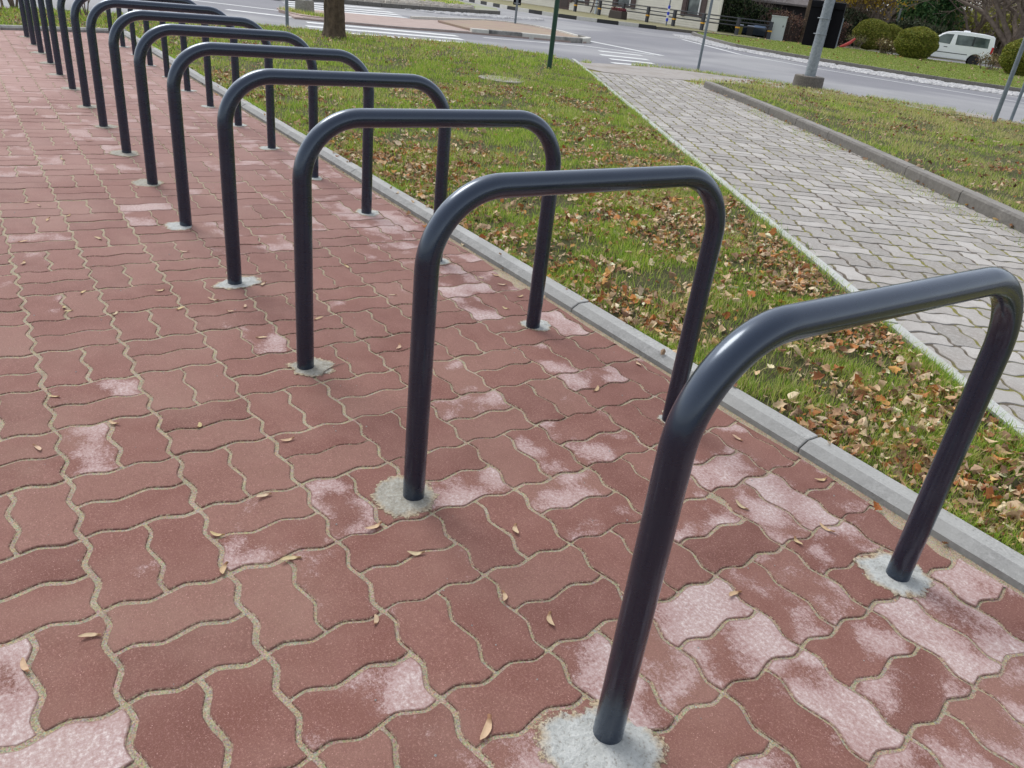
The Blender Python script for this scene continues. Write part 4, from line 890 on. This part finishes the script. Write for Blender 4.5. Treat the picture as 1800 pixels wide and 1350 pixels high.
# road markings
def bar(a, b_, wd):
    a = np.array(a, float); b_ = np.array(b_, float); t = (b_-a)/np.hypot(*(b_-a)); n1 = np.array([-t[1], t[0]])*wd/2; return [tuple(a-n1), tuple(b_-n1), tuple(b_+n1), tuple(a+n1)]
ZM = -.008
Z1 = [bar((18.1, -5.0), (17.35, -8.55), .42), bar((17.0, -4.6), (16.5, -8.2), .42), bar((16.0, -4.5), (15.55, -7.75), .40)]
Z2 = [bar((26.4, -7.2), (27.0, -11.0), .5), bar((25.2, -6.9), (25.3, -10.6), .5), bar((24.1, -6.6), (24.2, -10.3), .5), bar((23.1, -6.4), (23.15, -10.0), .5)]
Z3 = [bar((15.9,-11.9),(15.4,-12.95),.30), bar((14.85,-11.1),(14.35,-12.2),.34), bar((13.95,-10.65),(13.5,-11.6),.32), bar((13.1,-10.0),(12.85,-11.0),.28)]
LN = [bar((20.25,-3.8),(19.05,-5.65),.3), bar((22.8,-3.6),(22.3,-4.4),.2), bar((22.3,-4.4),(21.45,-5.6),.2), bar((17.5,-9.4),(17.17,-12.45),.14), bar((17.17,-12.45),(15.8,-13.75),.14), bar((19.5,-14.2),(15.8,-14.05),.22),
      bar((24.2,-23.1),(18.37,-20.05),.16), bar((18.37,-20.05),(15.0,-19.8),.14), bar((15.0,-19.8),(12.1,-20.1),.12), bar((12.1,-20.1),(7.5,-20.9),.12)]
o = sheet('zebra_crossing', Z1+Z2+Z3, LINE, ZM); struct(o)
o = sheet('lane_markings', LN, LINE, ZM-.001); struct(o)
# far side verge left of the house: cobbles, grass, kerb
FV = [(26.6,-7.0),(28.0,-9.0),(28.2,-11.6),(29.2,-14.4),(30.2,-16.6),(31.2,-18.6),(36,-21.5),(44,-23),(46,-14),(40,-4),(32,2)]
soil('far_verge', FV, .08, mottled('patchy_verge', lin(150, 150, 140), lin(132, 140, 84), .5, .9, .2, .02))
stones('verge_cobbles', [(28.3,-8),(28.4,-11.6),(29.4,-14.4),(30.6,-16.8),(33,-18.2),(33,-14),(31,-9)], 1500, .17, mottled('cobbles', lin(164, 156, 144), lin(196, 190, 180), 3, .9, 0), .07, hgt=.12, seed=3)
kerb_obj('far_kerb', KERBM, [(26.4,-7.0),(27.9,-9.0),(28.1,-11.6),(29.1,-14.4),(30.1,-16.6),(31.1,-18.6)], [(0, -.05), (0, .13), (-.15, .13), (-.15, -.05)], seg=1.0, gap=.02)
stones('apron_setts', [(27.8,-12.2),(28.5,-14.4),(29.6,-17),(30.6,-20.5),(29.2,-19.6),(27.9,-16.5),(27.2,-13.8)], 1500, .11, SETT, -.008, hgt=.04, seed=4)
P = scatter([(31,-14),(33,-18.5),(40,-21.5),(42,-18),(36,-14)], 60, margin=60); n = len(P)
V, F, C = join([blades(P, np.full(n, .08), rng.uniform(.05, .12, n), rng.uniform(.04, .07, n), pal(GCOL+DRY, n), False, .8)]); tag(mesh('far_verge_grass', V, F, GRASS, col=C), 'patchy grass on the verge across the road', 'grass', kind='stuff')
# black and white kerb below the house
bw = [(42,-23.6),(38.2,-22.6),(37.4,-22.9),(34.6,-23.4),(33.0,-24.3),(32.1,-25.4),(31.0,-27.4),(30.5,-29.2)]
bw = [(60,-27.6),(47,-26.6),(41,-26.0),(37.0,-25.8),(34.6,-26.1),(33.0,-26.9),(31.6,-28.3),(30.6,-30.0)]
B = kerb_run('x', None, [(54,-26.5),(45,-25.2),(38.6,-23.9),(35.6,-23.9),(33.4,-24.6),(32.1,-25.9),(31.0,-27.9)], [(0, -.05), (0, .16), (.15, .16), (.15, -.05)], seg=1.05, gap=.02, mats=True)
struct(B[0].build('striped_kerb_white', MARK_W)); struct(B[1].build('striped_kerb_black', MARK_B))
kerb_obj('plain_kerb', KERBD, [(31.0,-27.9),(30.2,-30.2),(29.3,-32.2),(29.0,-33.6)], [(0, -.05), (0, .12), (.15, .12), (.15, -.05)], seg=1.0, gap=.01)
soil('house_verge', [(54,-26.66),(45,-25.36),(38.6,-24.06),(35.6,-24.05),(33.45,-24.75),(32.15,-26.0),(31.12,-28.0),(30.3,-30.3),(29.4,-32.3),(29.2,-34.2),(33,-35),(60,-33)], .12, mottled('verge_turf', lin(140, 132, 104), lin(124, 124, 80), .8, .95, .3, .03))

# ------------------------------------------------------------------ posts
def post(name, loc, r, h, mat, label, cat='post', base=None, grp=None, top=1.0):
    root = empty(name, loc); tag(root, label, cat, grp); b = MB(); b.tube([(0, 0, -.03), (0, 0, h*.5), (0, 0, h)], [r, r*(1+top)/2, r*top], 20); o = b.build('pole', mat, root, True); smooth_by_angle(o)
    return root
post('sign_post', (16.23, -3.91, 0), .034, 2.9, STEEL, 'slim grey post at the lawn edge left of the tree trunk', grp='slim grey posts')
post('sign_post', (12.42, -11.95, 0), .030, 2.9, STEEL, 'slim grey post at the road edge where the grey footpath ends', grp='slim grey posts')
post('sign_post', (6.28, -13.0, .0), .036, 2.9, STEEL, 'grey post on the verge, left one of the pair at the right edge', grp='slim grey posts')
post('sign_post', (6.72, -14.55, .0), .030, 2.9, STEEL, 'thinner grey post cut by the right edge of the photo, nearer the road', grp='slim grey posts')
post('green_post', (11.11, -6.86, 0), .042, 3.0, GREEN, 'dark green post standing in the lawn beside the footpath')
L1 = empty('lamp_post', (20.41, -5.8, .05)); tag(L1, 'grey lamp post on a square concrete block on the small traffic island', 'lamp post')
b = MB(); b.box((0, 0, .14), (.36, .36, .32), .5, .02, .93); b.build('concrete_block', mat_concrete('block_concrete', lin(150, 148, 138), lin(176, 172, 162)), L1)
b = MB(); b.tube([(0, 0, .28), (0, 0, 3), (0, 0, 6)], [.075, .07, .05], 20); smooth_by_angle(b.build('pole', GALV, L1))
b = MB(); b.tube([(0, 0, 6), (.1, .1, 6.3), (.5, .5, 6.5), (.9, .9, 6.55)], [.05, .045, .04, .035], 12); b.build('arm', GALV, L1); b = MB(); b.box((1.1, 1.1, 6.53), (.6, .22, .1), R(45), .03); b.build('lamp_head', DARK, L1)
L2 = empty('lamp_post', (10.17, -12.9, .02)); tag(L2, 'thick galvanised lamp post in a round concrete socket on the verge', 'lamp post')
b = MB(); n = 28
V = []; F = []
for r, z in ((.31, -.05), (.30, .21), (.285, .225), (.16, .225), (.15, .17), (.0, .17)):
    for i in range(n): a = 6.283*i/n; V.append((r*math.cos(a), r*math.sin(a), z))
for j in range(5):
    for i in range(n): F.append((j*n+i, j*n+(i+1) % n, (j+1)*n+(i+1) % n, (j+1)*n+i))
mo = mesh('concrete_socket', V, F, KERBD, L2); smooth_by_angle(mo, 40)
b = MB(); b.tube([(0, 0, .1), (0, 0, 3), (0, 0, 7)], [.112, .092, .06], 28); smooth_by_angle(b.build('pole', GALV, L2))
b = MB(); b.tube([(0, 0, 7), (0, .1, 7.3), (0, .5, 7.5), (0, 1, 7.55)], [.05, .045, .04, .035], 12); b.build('arm', GALV, L2); b = MB(); b.box((0, 1.3, 7.53), (.22, .6, .1), 0, .03); b.build('lamp_head', DARK, L2)
# black hooded panel strapped behind the lamp post
va = math.atan2(-12.9-CAM[1], 10.17-CAM[0])
SG = empty('hooded_sign', (10.17+.17*math.cos(va), -12.9+.17*math.sin(va), .02), va-math.pi/2-.10); tag(SG, 'black box shaped sign with rounded hood strapped behind the thick lamp post', 'sign')
prof = [(0, .78), (.11, .80), (.115, 1.50), (.10, 1.57), (.06, 1.615), (.0, 1.63), (-.035, 1.615), (-.05, 1.56), (-.05, 1.50), (-.02, 1.48), (-.02, .78)]
V = [(-.33, y, z) for y, z in prof]+[(.33, y, z) for y, z in prof]; n = len(prof)
mo = mesh('hood', V, [tuple(range(n))[::-1], tuple(range(n, 2*n))]+[(i, (i+1) % n, n+(i+1) % n, n+i) for i in range(n)], BLACK, SG); fixn(mo); smooth_by_angle(mo, 40)
b = MB(); b.box((.345, .05, 1.08), (.018, .10, .56), 0, .003); b.build('side_plate', STEEL, SG)
for z in (1.02, 1.31):
    b = MB(); pts = [(.115*math.cos(a), .115*math.sin(a)-.165, z) for a in np.linspace(-.2, math.pi+.2, 20)]
    b.tube([(.20*math.cos(a)*.62, .124*math.sin(a)-.17, z) for a in np.linspace(0, 6.283, 28)], .009, 8); b.build('clamp_band', GALV, SG)
# black edged sign seen from the back on the crossing island
SP = post('sign_post', (23.27, -14.19, .08), .038, 2.9, STEEL, 'slim grey post carrying a dark narrow sign on the crossing island', grp='slim grey posts')
b = MB(); vv = math.atan2(-14.19-CAM[1], 23.27-CAM[0]); b.box((.06*math.cos(vv), .06*math.sin(vv), 1.12), (.26, .025, 1.1), vv-math.pi/2, .006); b.build('sign_panel', BLACK, SP)
b = MB(); b.box((0, 0, .62), (.2, .10, .03), vv-math.pi/2, .004); b.build('clamp_band', GALV, SP)
# small leaning post with a plate on the roundabout
SP = post('marker_post', (32.4, -50.8, .1), .05, 1.9, STEEL, 'thin grey post with a small plate between the ball bushes')
b = MB(); vv = math.atan2(-50.8-CAM[1], 32.4-CAM[0]); b.box((-.08*math.cos(vv), -.08*math.sin(vv), 2.15), (.16, .03, .65), vv-math.pi/2+.9, .01); b.build('sign_panel', flat('pale_plate', lin(180, 184, 188), .5), SP)
# blue and white striped post by the railing
SP = empty('striped_post', (33.4, -30.9, .12)); tag(SP, 'thin post wrapped in blue and white stripes in front of the house', 'post')
b = MB(); b.tube([(0, 0, 0), (0, 0, 2.4)], .035, 12); b.build('pole', STEEL, SP)
for k in range(5):
    b = MB(); b.tube([(0, 0, .22+k*.155), (0, 0, .22+(k+1)*.155-.002)], .062, 16); b.build('stripe_band', flat('blue_band', lin(30, 60, 200), .5) if k % 2 == 0 else WHITE, SP)

# railing in front of the house
RL_ = [(41.8,-31.0),(39.6,-31.15),(37.6,-31.3),(35.6,-31.45),(33.6,-31.6),(31.7,-31.9),(30.2,-33.0),(29.35,-34.6)]
RLr = empty('railing', (41.8, -31.0, .12)); tag(RLr, 'dark three rail pedestrian railing with yellow banded posts along the house', 'railing')
bp0 = Vector((41.8, -31.0, .12)); hR = [.80]*8
for k, (x, y) in enumerate(RL_):
    b = MB(); c = Vector((x, y, 0))-Vector((41.8, -31.0, 0)); b.box((c.x, c.y, .40), (.17, .14, .84), 0, .01); po = b.build('post', DARK, RLr)
    b = MB(); b.box((c.x, c.y, .36), (.19, .16, .07), 0, .004); b.build('reflector', flat('amber_band', lin(226, 168, 40), .5), po)
for z in (.80, .62, .44):
    b = MB(); b.tube([(x-41.8, y+31.0, z) for x, y in RL_], .028, 8); b.build('rail', DARK, RLr)
# flower trough
FT = empty('flower_trough', (36.6, -30.1, .12)); tag(FT, 'dark trough planter with pink heather on the verge before the house', 'planter')
b = MB(); b.box((0, 0, .2), (1.15, .45, .42), 0, .03, .94); b.build('trough', flat('dark_trough', lin(66, 58, 54), .8), FT)
P = np.column_stack([rng.uniform(-.5, .5, 900), rng.uniform(-.18, .18, 900), .40+rng.random(900)*.15]); V, F, C = leafclump(P, .05, pal([(150,60,84),(120,50,70),(96,90,60)], 900)); mesh('flowers', V, F, FOLI, FT, col=C)
# utility cabinet
UC = empty('utility_cabinet', (29.35, -35.15, 0)); vv = math.atan2(-35.15-CAM[1], 29.35-CAM[0]); UC.rotation_euler = (0, 0, vv-math.pi/2); tag(UC, 'pale grey metal utility cabinet at the end of the railing', 'cabinet')
CABM = flat('cabinet_grey', lin(186, 192, 186), .6, var=.15)
b = MB(); b.box((0, 0, .62), (.80, .32, 1.18), 0, .012); b.build('body', CABM, UC)
b = MB(); b.box((0, 0, 1.235), (.86, .38, .05), 0, .012); b.build('lid', CABM, UC); b = MB(); b.box((.0, -.165, .66), (.72, .012, .94), 0, .004); d_ = b.build('door', CABM, UC); b = MB(); b.box((.27, -.178, .78), (.04, .02, .09), 0, .004); b.build('handle', BLACK, d_)
b = MB(); b.box((0, 0, .01), (.84, .36, .06)); b.build('plinth', KERBM, UC)

# ------------------------------------------------------------------ house
HA = np.array([31.76, -33.19]); hu = np.array([.9974, .0722]); hn = np.array([-hu[1], hu[0]])
def hp(s, d=0): p = HA+hu*s+hn*d; return p
HS = empty('clapboard_house', (HA[0], HA[1], 0)); HS.rotation_euler = (0, 0, math.atan2(hu[1], hu[0])); tag(HS, 'cream clapboard house with brown shutters behind the railing', 'house')
SID = flat('cream_siding', lin(226, 222, 208), .75, var=.2, scale=2); BRN = flat('brown_paint', lin(84, 68, 66), .7); DBR = flat('dark_frame', lin(64, 52, 50), .6)
# wall of overlapping boards with openings left out
OPEN = [(13.85, 15.05, .62, 2.0), (12.4, 13.4, .0, 2.25), (10.85, 12.15, .62, 2.3), (6.75, 8.05, .72, 2.4), (1.35, 2.45, .72, 2.5), (17.0, 18.2, .62, 2.0)]
b = MB(); LH = 24; z = .05; HT = 4.6
while z < HT:
    z1 = min(z+.115, HT); cuts = sorted([(a, c) for a, c, z0, z2 in OPEN if z0-.02 < (z+z1)/2 < z2+.02]); s = 0
    for a, c in cuts+[(LH, LH)]:
        if a > s+.01: b.add([(s, .028, z), (a, .028, z), (a, .006, z1), (s, .006, z1), (s, -.02, z), (a, -.02, z)], [(0, 1, 2, 3), (0, 4, 5, 1)])
        s = c
    z = z1
b.build('siding', SID, HS)
b = MB()
pos = 0.0
fp = [(0.02, -.03), (LH, -.03), (LH-2, -8), (4.5, -8)]
b.prism([(LH, -.21), (LH, -8), (6.4, -8), (.35, -.21)], 0, HT); b.build('wall', flat('wall_back', lin(180, 172, 150), .8), HS)
b = MB(); b.box((.06, .02, HT/2), (.14, .07, HT), 0, .004); b.build('corner_board', flat('cream_trim', lin(222, 218, 202), .7), HS)
b = MB(); b.box((LH/2, -.02, .0), (LH, .10, .14)); b.build('plinth', KERBD, HS)
rv = [(-.4, .5, HT), (LH+.4, .5, HT), (LH+.4, -8.5, HT), (5.5, -8.5, HT), (3, -4, HT+2.6), (LH-1, -4, HT+2.6)]
b = MB(); b.add(rv, [(0, 1, 5, 4), (1, 2, 5), (2, 3, 4, 5), (3, 0, 4), (0, 3, 2, 1)]); b.build('roof', flat('roof_slate', lin(110, 104, 100), .85), HS)
CUR = flat('pale_curtain', lin(176, 186, 182), .8, var=.35, scale=3)
for k, (a, c, z0, z2) in enumerate(OPEN):
    if k == 1:
        b = MB(); b.box(((a+c)/2, .0, (z0+z2)/2+.03), (c-a, .06, z2-z0), 0, .004); d_ = b.build('door', BRN, HS)
        for zz_ in (.5, 1.2, 1.8): b = MB(); b.box(((a+c)/2, .035, zz_), (c-a-.3, .02, .45), 0, .006); b.build('door_panel', DBR, d_)
        b = MB(); b.box((a+.12, .05, 1.05), (.05, .05, .14), 0, .005); b.build('handle', STEEL, d_); continue
    f_ = MB(); w0 = a+.0; w1 = c-.0
    f_.box((w0+.04, .03, (z0+z2)/2), (.08, .07, z2-z0)); f_.box((w1-.04, .03, (z0+z2)/2), (.08, .07, z2-z0)); f_.box(((w0+w1)/2, .031, z2-.04), (w1-w0-.16, .07, .08)); f_.box(((w0+w1)/2, .031, z0+.05), (w1-w0-.16, .07, .10)); f_.box(((w0+w1)/2, .029, z0+(z2-z0)*.68), (w1-w0-.16, .06, .07))
    wd_ = f_.build('window', DBR, HS)
    b = MB(); b.box((w0+.16, .025, (z0+z2)/2), (.09, .05, z2-z0-.18)); b.build('frame', WHITE, wd_)
    b = MB(); b.box(((w0+w1)/2, -.02, (z0+z2)/2), (w1-w0-.1, .02, z2-z0-.1)); b.build('pane', GLASS if k != 2 else CUR, wd_)
    b = MB(); b.box(((w0+w1)/2+.15, -.06, (z0+z2)/2), (w1-w0-.3, .015, z2-z0-.12)); b.build('curtain', CUR, wd_)
    for sx in (w0-.17, w1+.17):
        b = MB(); b.box((sx, .06, (z0+z2)/2), (.30, .05, z2-z0+.1), 0, .006)
        for q in range(7): b.box((sx, .088, z0+.15+q*(z2-z0)/7), (.22, .012, .06))
        b.build('shutter', BRN, HS)
b = MB(); b.tube([(9.75, .10, .05), (9.75, .10, HT)], .055, 12); b.build('drainpipe', flat('white_pipe', lin(200, 210, 220), .5), HS)
b = MB(); b.tube([(10.15, .16, .15), (10.1, .10, .35), (10.0, .10, .8), (9.95, .10, HT)], .04, 10); b.build('drainpipe', BRN, HS)

# dark shed with grey roof behind the house corner
SH = empty('wooden_shed', (33.8, -37.6, 0)); vv = math.atan2(-37.6-CAM[1], 33.8-CAM[0]); SH.rotation_euler = (0, 0, vv-math.pi/2); tag(SH, 'dark timber shed with a weathered grey shingle roof behind the house corner', 'shed')
b = MB(); b.box((0, 1.2, 1.0), (7.5, 2.4, 2.0)); b.build('wall', flat('dark_timber', lin(42, 38, 40), .85), SH)
ROOFM = mottled('grey_shingles', lin(120, 112, 110), lin(150, 144, 142), 3, .9, .4, .03, 0, 14)
b = MB(); b.add([(-4.1, -.35, 1.95), (4.1, -.35, 1.95), (4.1, 1.9, 3.6), (-4.1, 1.9, 3.6), (-4.1, -.35, 1.85), (4.1, -.35, 1.85)], [(0, 1, 2, 3), (0, 4, 5, 1)]); b.build('roof', ROOFM, SH)
b = MB(); b.box((-2.6, -.02, .95), (.9, .05, 1.85), 0, .01); b.build('door', flat('shed_door', lin(60, 52, 50), .8), SH)
# two bins beside the house corner
for (x, y, m_, lab) in ((31.15, -34.25, flat('olive_bin', lin(120, 112, 40), .6), 'olive yellow wheeled bin beside the corner of the cream house'), (30.95, -34.9, flat('black_bin', lin(36, 36, 38), .5), 'black wheeled bin next to the olive bin')):
    root = empty('wheeled_bin', (x, y, 0), vv-math.pi/2); root.scale = (.6,)*3; tag(root, lab, 'bin'); b = MB()
    V = [(-.24, -.24, .06), (.24, -.24, .06), (.24, .24, .06), (-.24, .24, .06), (-.3, -.3, .92), (.3, -.3, .92), (.3, .3, .98), (-.3, .3, .98)]; b.add(V, [(3, 2, 1, 0), (4, 5, 6, 7), (0, 1, 5, 4), (1, 2, 6, 5), (2, 3, 7, 6), (3, 0, 4, 7)]); b.build('body', m_, root)
    b = MB(); b.box((0, 0, 1.0), (.66, .68, .05), 0, .02, .9); b.build('lid', flat('bin_lid', lin(190, 196, 210), .5), root)
    for sx in (-.24, .24): b = MB(); b.tube([(sx-.03, .26, .1), (sx+.03, .26, .1)], .1, 14); b.build('wheel', BLACK, root)

# ------------------------------------------------------------------ vehicles
def side_prism(b, pts, y0, y1, bev=.0):
    n = len(pts); V = [(x, y0, z) for x, z in pts]+[(x, y1, z) for x, z in pts]
    bm = bmesh.new(); vs_ = [bm.verts.new(v) for v in V]; F = [tuple(range(n)), tuple(range(n, 2*n))[::-1]]+[(i, (i+1) % n, n+(i+1) % n, n+i) for i in range(n)]
    for f in F: bm.faces.new([vs_[i] for i in f])
    bmesh.ops.recalc_face_normals(bm, faces=bm.faces)
    if bev:
        ed = [e for e in bm.edges if len({round(v.co.y, 4) for v in e.verts}) == 1]; bmesh.ops.bevel(bm, geom=ed, offset=bev, segments=3, affect='EDGES', profile=.6)
    bm.verts.index_update(); b.add([tuple(v.co) for v in bm.verts], [tuple(v.index for v in f.verts) for f in bm.faces]); bm.free(); return b
def wheel(root, x, y, r, wd):
    b = MB(); b.tube([(x, y-wd/2, r), (x, y-wd/2+.02, r), (x, y+wd/2-.02, r), (x, y+wd/2, r)], [r*.92, r, r, r*.92], 28); wh = b.build('wheel', flat('tyre', lin(40, 40, 42), .8), root)
    b = MB(); b.tube([(x, y-wd/2-.012, r), (x, y-wd/2+.05, r)], [r*.6, r*.64], 20); b.build('rim', flat('rim_grey', lin(110, 112, 116), .4, .4), wh)
VN = empty('panel_van', (22.95, -41.2, -.01)); VN.scale = (.86,)*3
va2 = math.atan2(-41.2-CAM[1], 22.95-CAM[0]); VN.rotation_euler = (0, 0, va2-math.pi/2+math.pi+R(3)); tag(VN, 'white compact passenger van on the road behind the ball bushes', 'van')
VW = NT('van_white', .25); VW.col((.93, .94, .96, 1)); VW.b.inputs['Coat Weight'].default_value = .6; VW = VW.m
# side profile, x forward
arch = lambda cx, r: [(cx+r*math.cos(a), .30+r*math.sin(a)) for a in np.linspace(0, math.pi, 11)]
pr = [(-2.12, .32)]+[(-1.36-.40*math.cos(a), .30+.40*math.sin(a)) for a in np.linspace(0, math.pi, 11)]+[(1.38-.40*math.cos(a), .30+.40*math.sin(a)) for a in np.linspace(0, math.pi, 11)]+[(2.15, .30), (2.22, .50), (2.20, .78), (2.05, .98), (1.35, 1.12), (.72, 1.60), (.45, 1.73), (.1, 1.80), (-.6, 1.83), (-1.5, 1.80), (-1.98, 1.74), (-2.08, 1.66), (-2.16, 1.15), (-2.20, .75), (-2.20, .45)]
b = MB(); side_prism(b, pr, -.86, .86, .07); o = b.build('body', VW, VN); smooth_by_angle(o, 35)
for sy in (-1, 1):
    def pane(pts, nm, mat):
        b = MB(); side_prism(b, pts, sy*.855, sy*.868); return b.build(nm, mat, VN)
    pane([(1.16, 1.13), (.18, 1.08), (.10, 1.62), (.52, 1.60), (.70, 1.52)], 'front_window', mat_glass('van_glass'))
    pane([(-.12, 1.08), (-.98, 1.08), (-.98, 1.62), (-.08, 1.62)], 'rear_window', mat_glass('van_glass'))
    pane([(-1.06, 1.08), (-1.86, 1.08), (-1.82, 1.58), (-1.06, 1.62)], 'rear_window', mat_glass('van_glass'))
    pane([(-.97, 1.09), (-1.07, 1.09), (-1.07, 1.61), (-.97, 1.61)], 'pillar_trim', flat('pillar', lin(44, 50, 54), .4))
    pane([(1.0, .60), (-.90, .60), (-.90, .64), (1.0, .64)], 'rub_strip', DARK)
    b = MB(); b.box((.36, sy*.872, .92), (.2, .02, .035), 0, .006); b.build('door_handle', DARK, VN)
    b = MB(); b.box((-2.11, sy*.80, .98), (.12, .14, .38), 0, .02); b.build('tail_light', flat('red_lens', lin(196, 40, 44), .3), VN)
    b = MB(); b.box((2.08, sy*.66, .82), (.2, .3, .16), 0, .03); b.build('headlight', flat('clear_lens', lin(200, 206, 210), .15), VN)
    b = MB(); b.box((1.0, sy*.97, 1.12), (.12, .2, .16), 0, .03); b.build('wing_mirror', DARK, VN)
    for x in (-1.36, 1.38): wheel(VN, x, sy*.74, .31, .2)
b = MB(); b.box((-.55, 0, 1.85), (.34, .5, .07), 0, .03); b.build('roof_vent', VW, VN)
b = MB(); b.add([(1.30, -.70, 1.165), (1.30, .70, 1.165), (.74, .66, 1.60), (.74, -.66, 1.60)], [(0, 1, 2, 3)]); b.build('windscreen', GLASS, VN)
# dark car half hidden behind the railing and hedge
CR_ = empty('parked_car', (31.3, -36.0, 0)); va3 = math.atan2(-36-CAM[1], 31.3-CAM[0]); CR_.rotation_euler = (0, 0, va3-math.pi/2+.3); CR_.scale = (.5,)*3; tag(CR_, 'dark car half hidden behind the railing beside the bins', 'car')
CB = flat('dark_car_paint', lin(40, 50, 60), .2); pr = [(-2.0, .35)]+[(-1.3-.34*math.cos(a), .3+.34*math.sin(a)) for a in np.linspace(0, math.pi, 9)]+[(1.3-.34*math.cos(a), .3+.34*math.sin(a)) for a in np.linspace(0, math.pi, 9)]+[(2.0, .35), (2.05, .7), (1.9, .85), (1.1, .95), (.5, 1.38), (-.7, 1.42), (-1.5, 1.05), (-2.0, .95), (-2.05, .6)]
b = MB(); side_prism(b, pr, -.8, .8, .06); smooth_by_angle(b.build('body', CB, CR_), 35)
for sy in (-1, 1):
    b = MB(); side_prism(b, [(.95, .98), (-1.25, 1.0), (-.7, 1.32), (.45, 1.3)], sy*.80, sy*.812); b.build('side_window', flat('sky_reflection_glass', lin(150, 170, 200), .1), CR_)  # sky reflection painted into the side window colour
    for x in (-1.3, 1.3): wheel(CR_, x, sy*.7, .3, .2)
# red curved thing on the lawn edge
b = MB(); b.tube([(0, 0, .0), (.25, 0, .10), (.5, 0, .26), (.72, 0, .48)], [.05, .085, .085, .06], 10); o = b.build('red_slide', flat('red_plastic', lin(186, 62, 52), .5), loc=(27.6, -38.5, .12)); o.rotation_euler = (0, 0, math.atan2(RT[1], RT[0])); tag(o, 'small red curved slide end at the far lawn edge left of the ball bush', 'slide')
# pale building and slatted fence behind the big bare tree
PB = empty('pale_building', (30.5, -66, 0)); vv = math.atan2(-66-CAM[1], 30.5-CAM[0]); PB.rotation_euler = (0, 0, vv-math.pi/2); tag(PB, 'low building with a pale blue grey roof behind the big bare tree', 'building')
b = MB(); b.box((5.5, 3, .9), (9.5, 5, 1.8)); b.build('wall', flat('grey_wall', lin(120, 122, 118), .8), PB)
b = MB(); b.add([(.2, 0, 1.75), (11, 0, 1.75), (9.6, 3, 4.0), (2.2, 3, 4.0), (.2, 0, 1.65), (11, 0, 1.65)], [(0, 1, 2, 3), (0, 4, 5, 1)]); b.build('roof', flat('pale_roof', lin(168, 184, 188), .6), PB)
FN = empty('slat_fence', (23.2, -53.5, 0)); vv = math.atan2(-53.5-CAM[1], 23.2-CAM[0]); FN.rotation_euler = (0, 0, vv-math.pi/2); tag(FN, 'weathered grey horizontal slat fence right of the white van', 'fence')
b = MB()
for k in range(12): b.box((1.5, 0, .1+k*.115), (5.0, .03, .085))
b.build('slat_panel', flat('grey_slats', lin(142, 138, 132), .85), FN)
for x in (-1.0, .8, 2.6, 4.0): b = MB(); b.box((x, .04, .72), (.1, .08, 1.45)); b.build('post', flat('fence_post', lin(110, 106, 100), .85), FN)
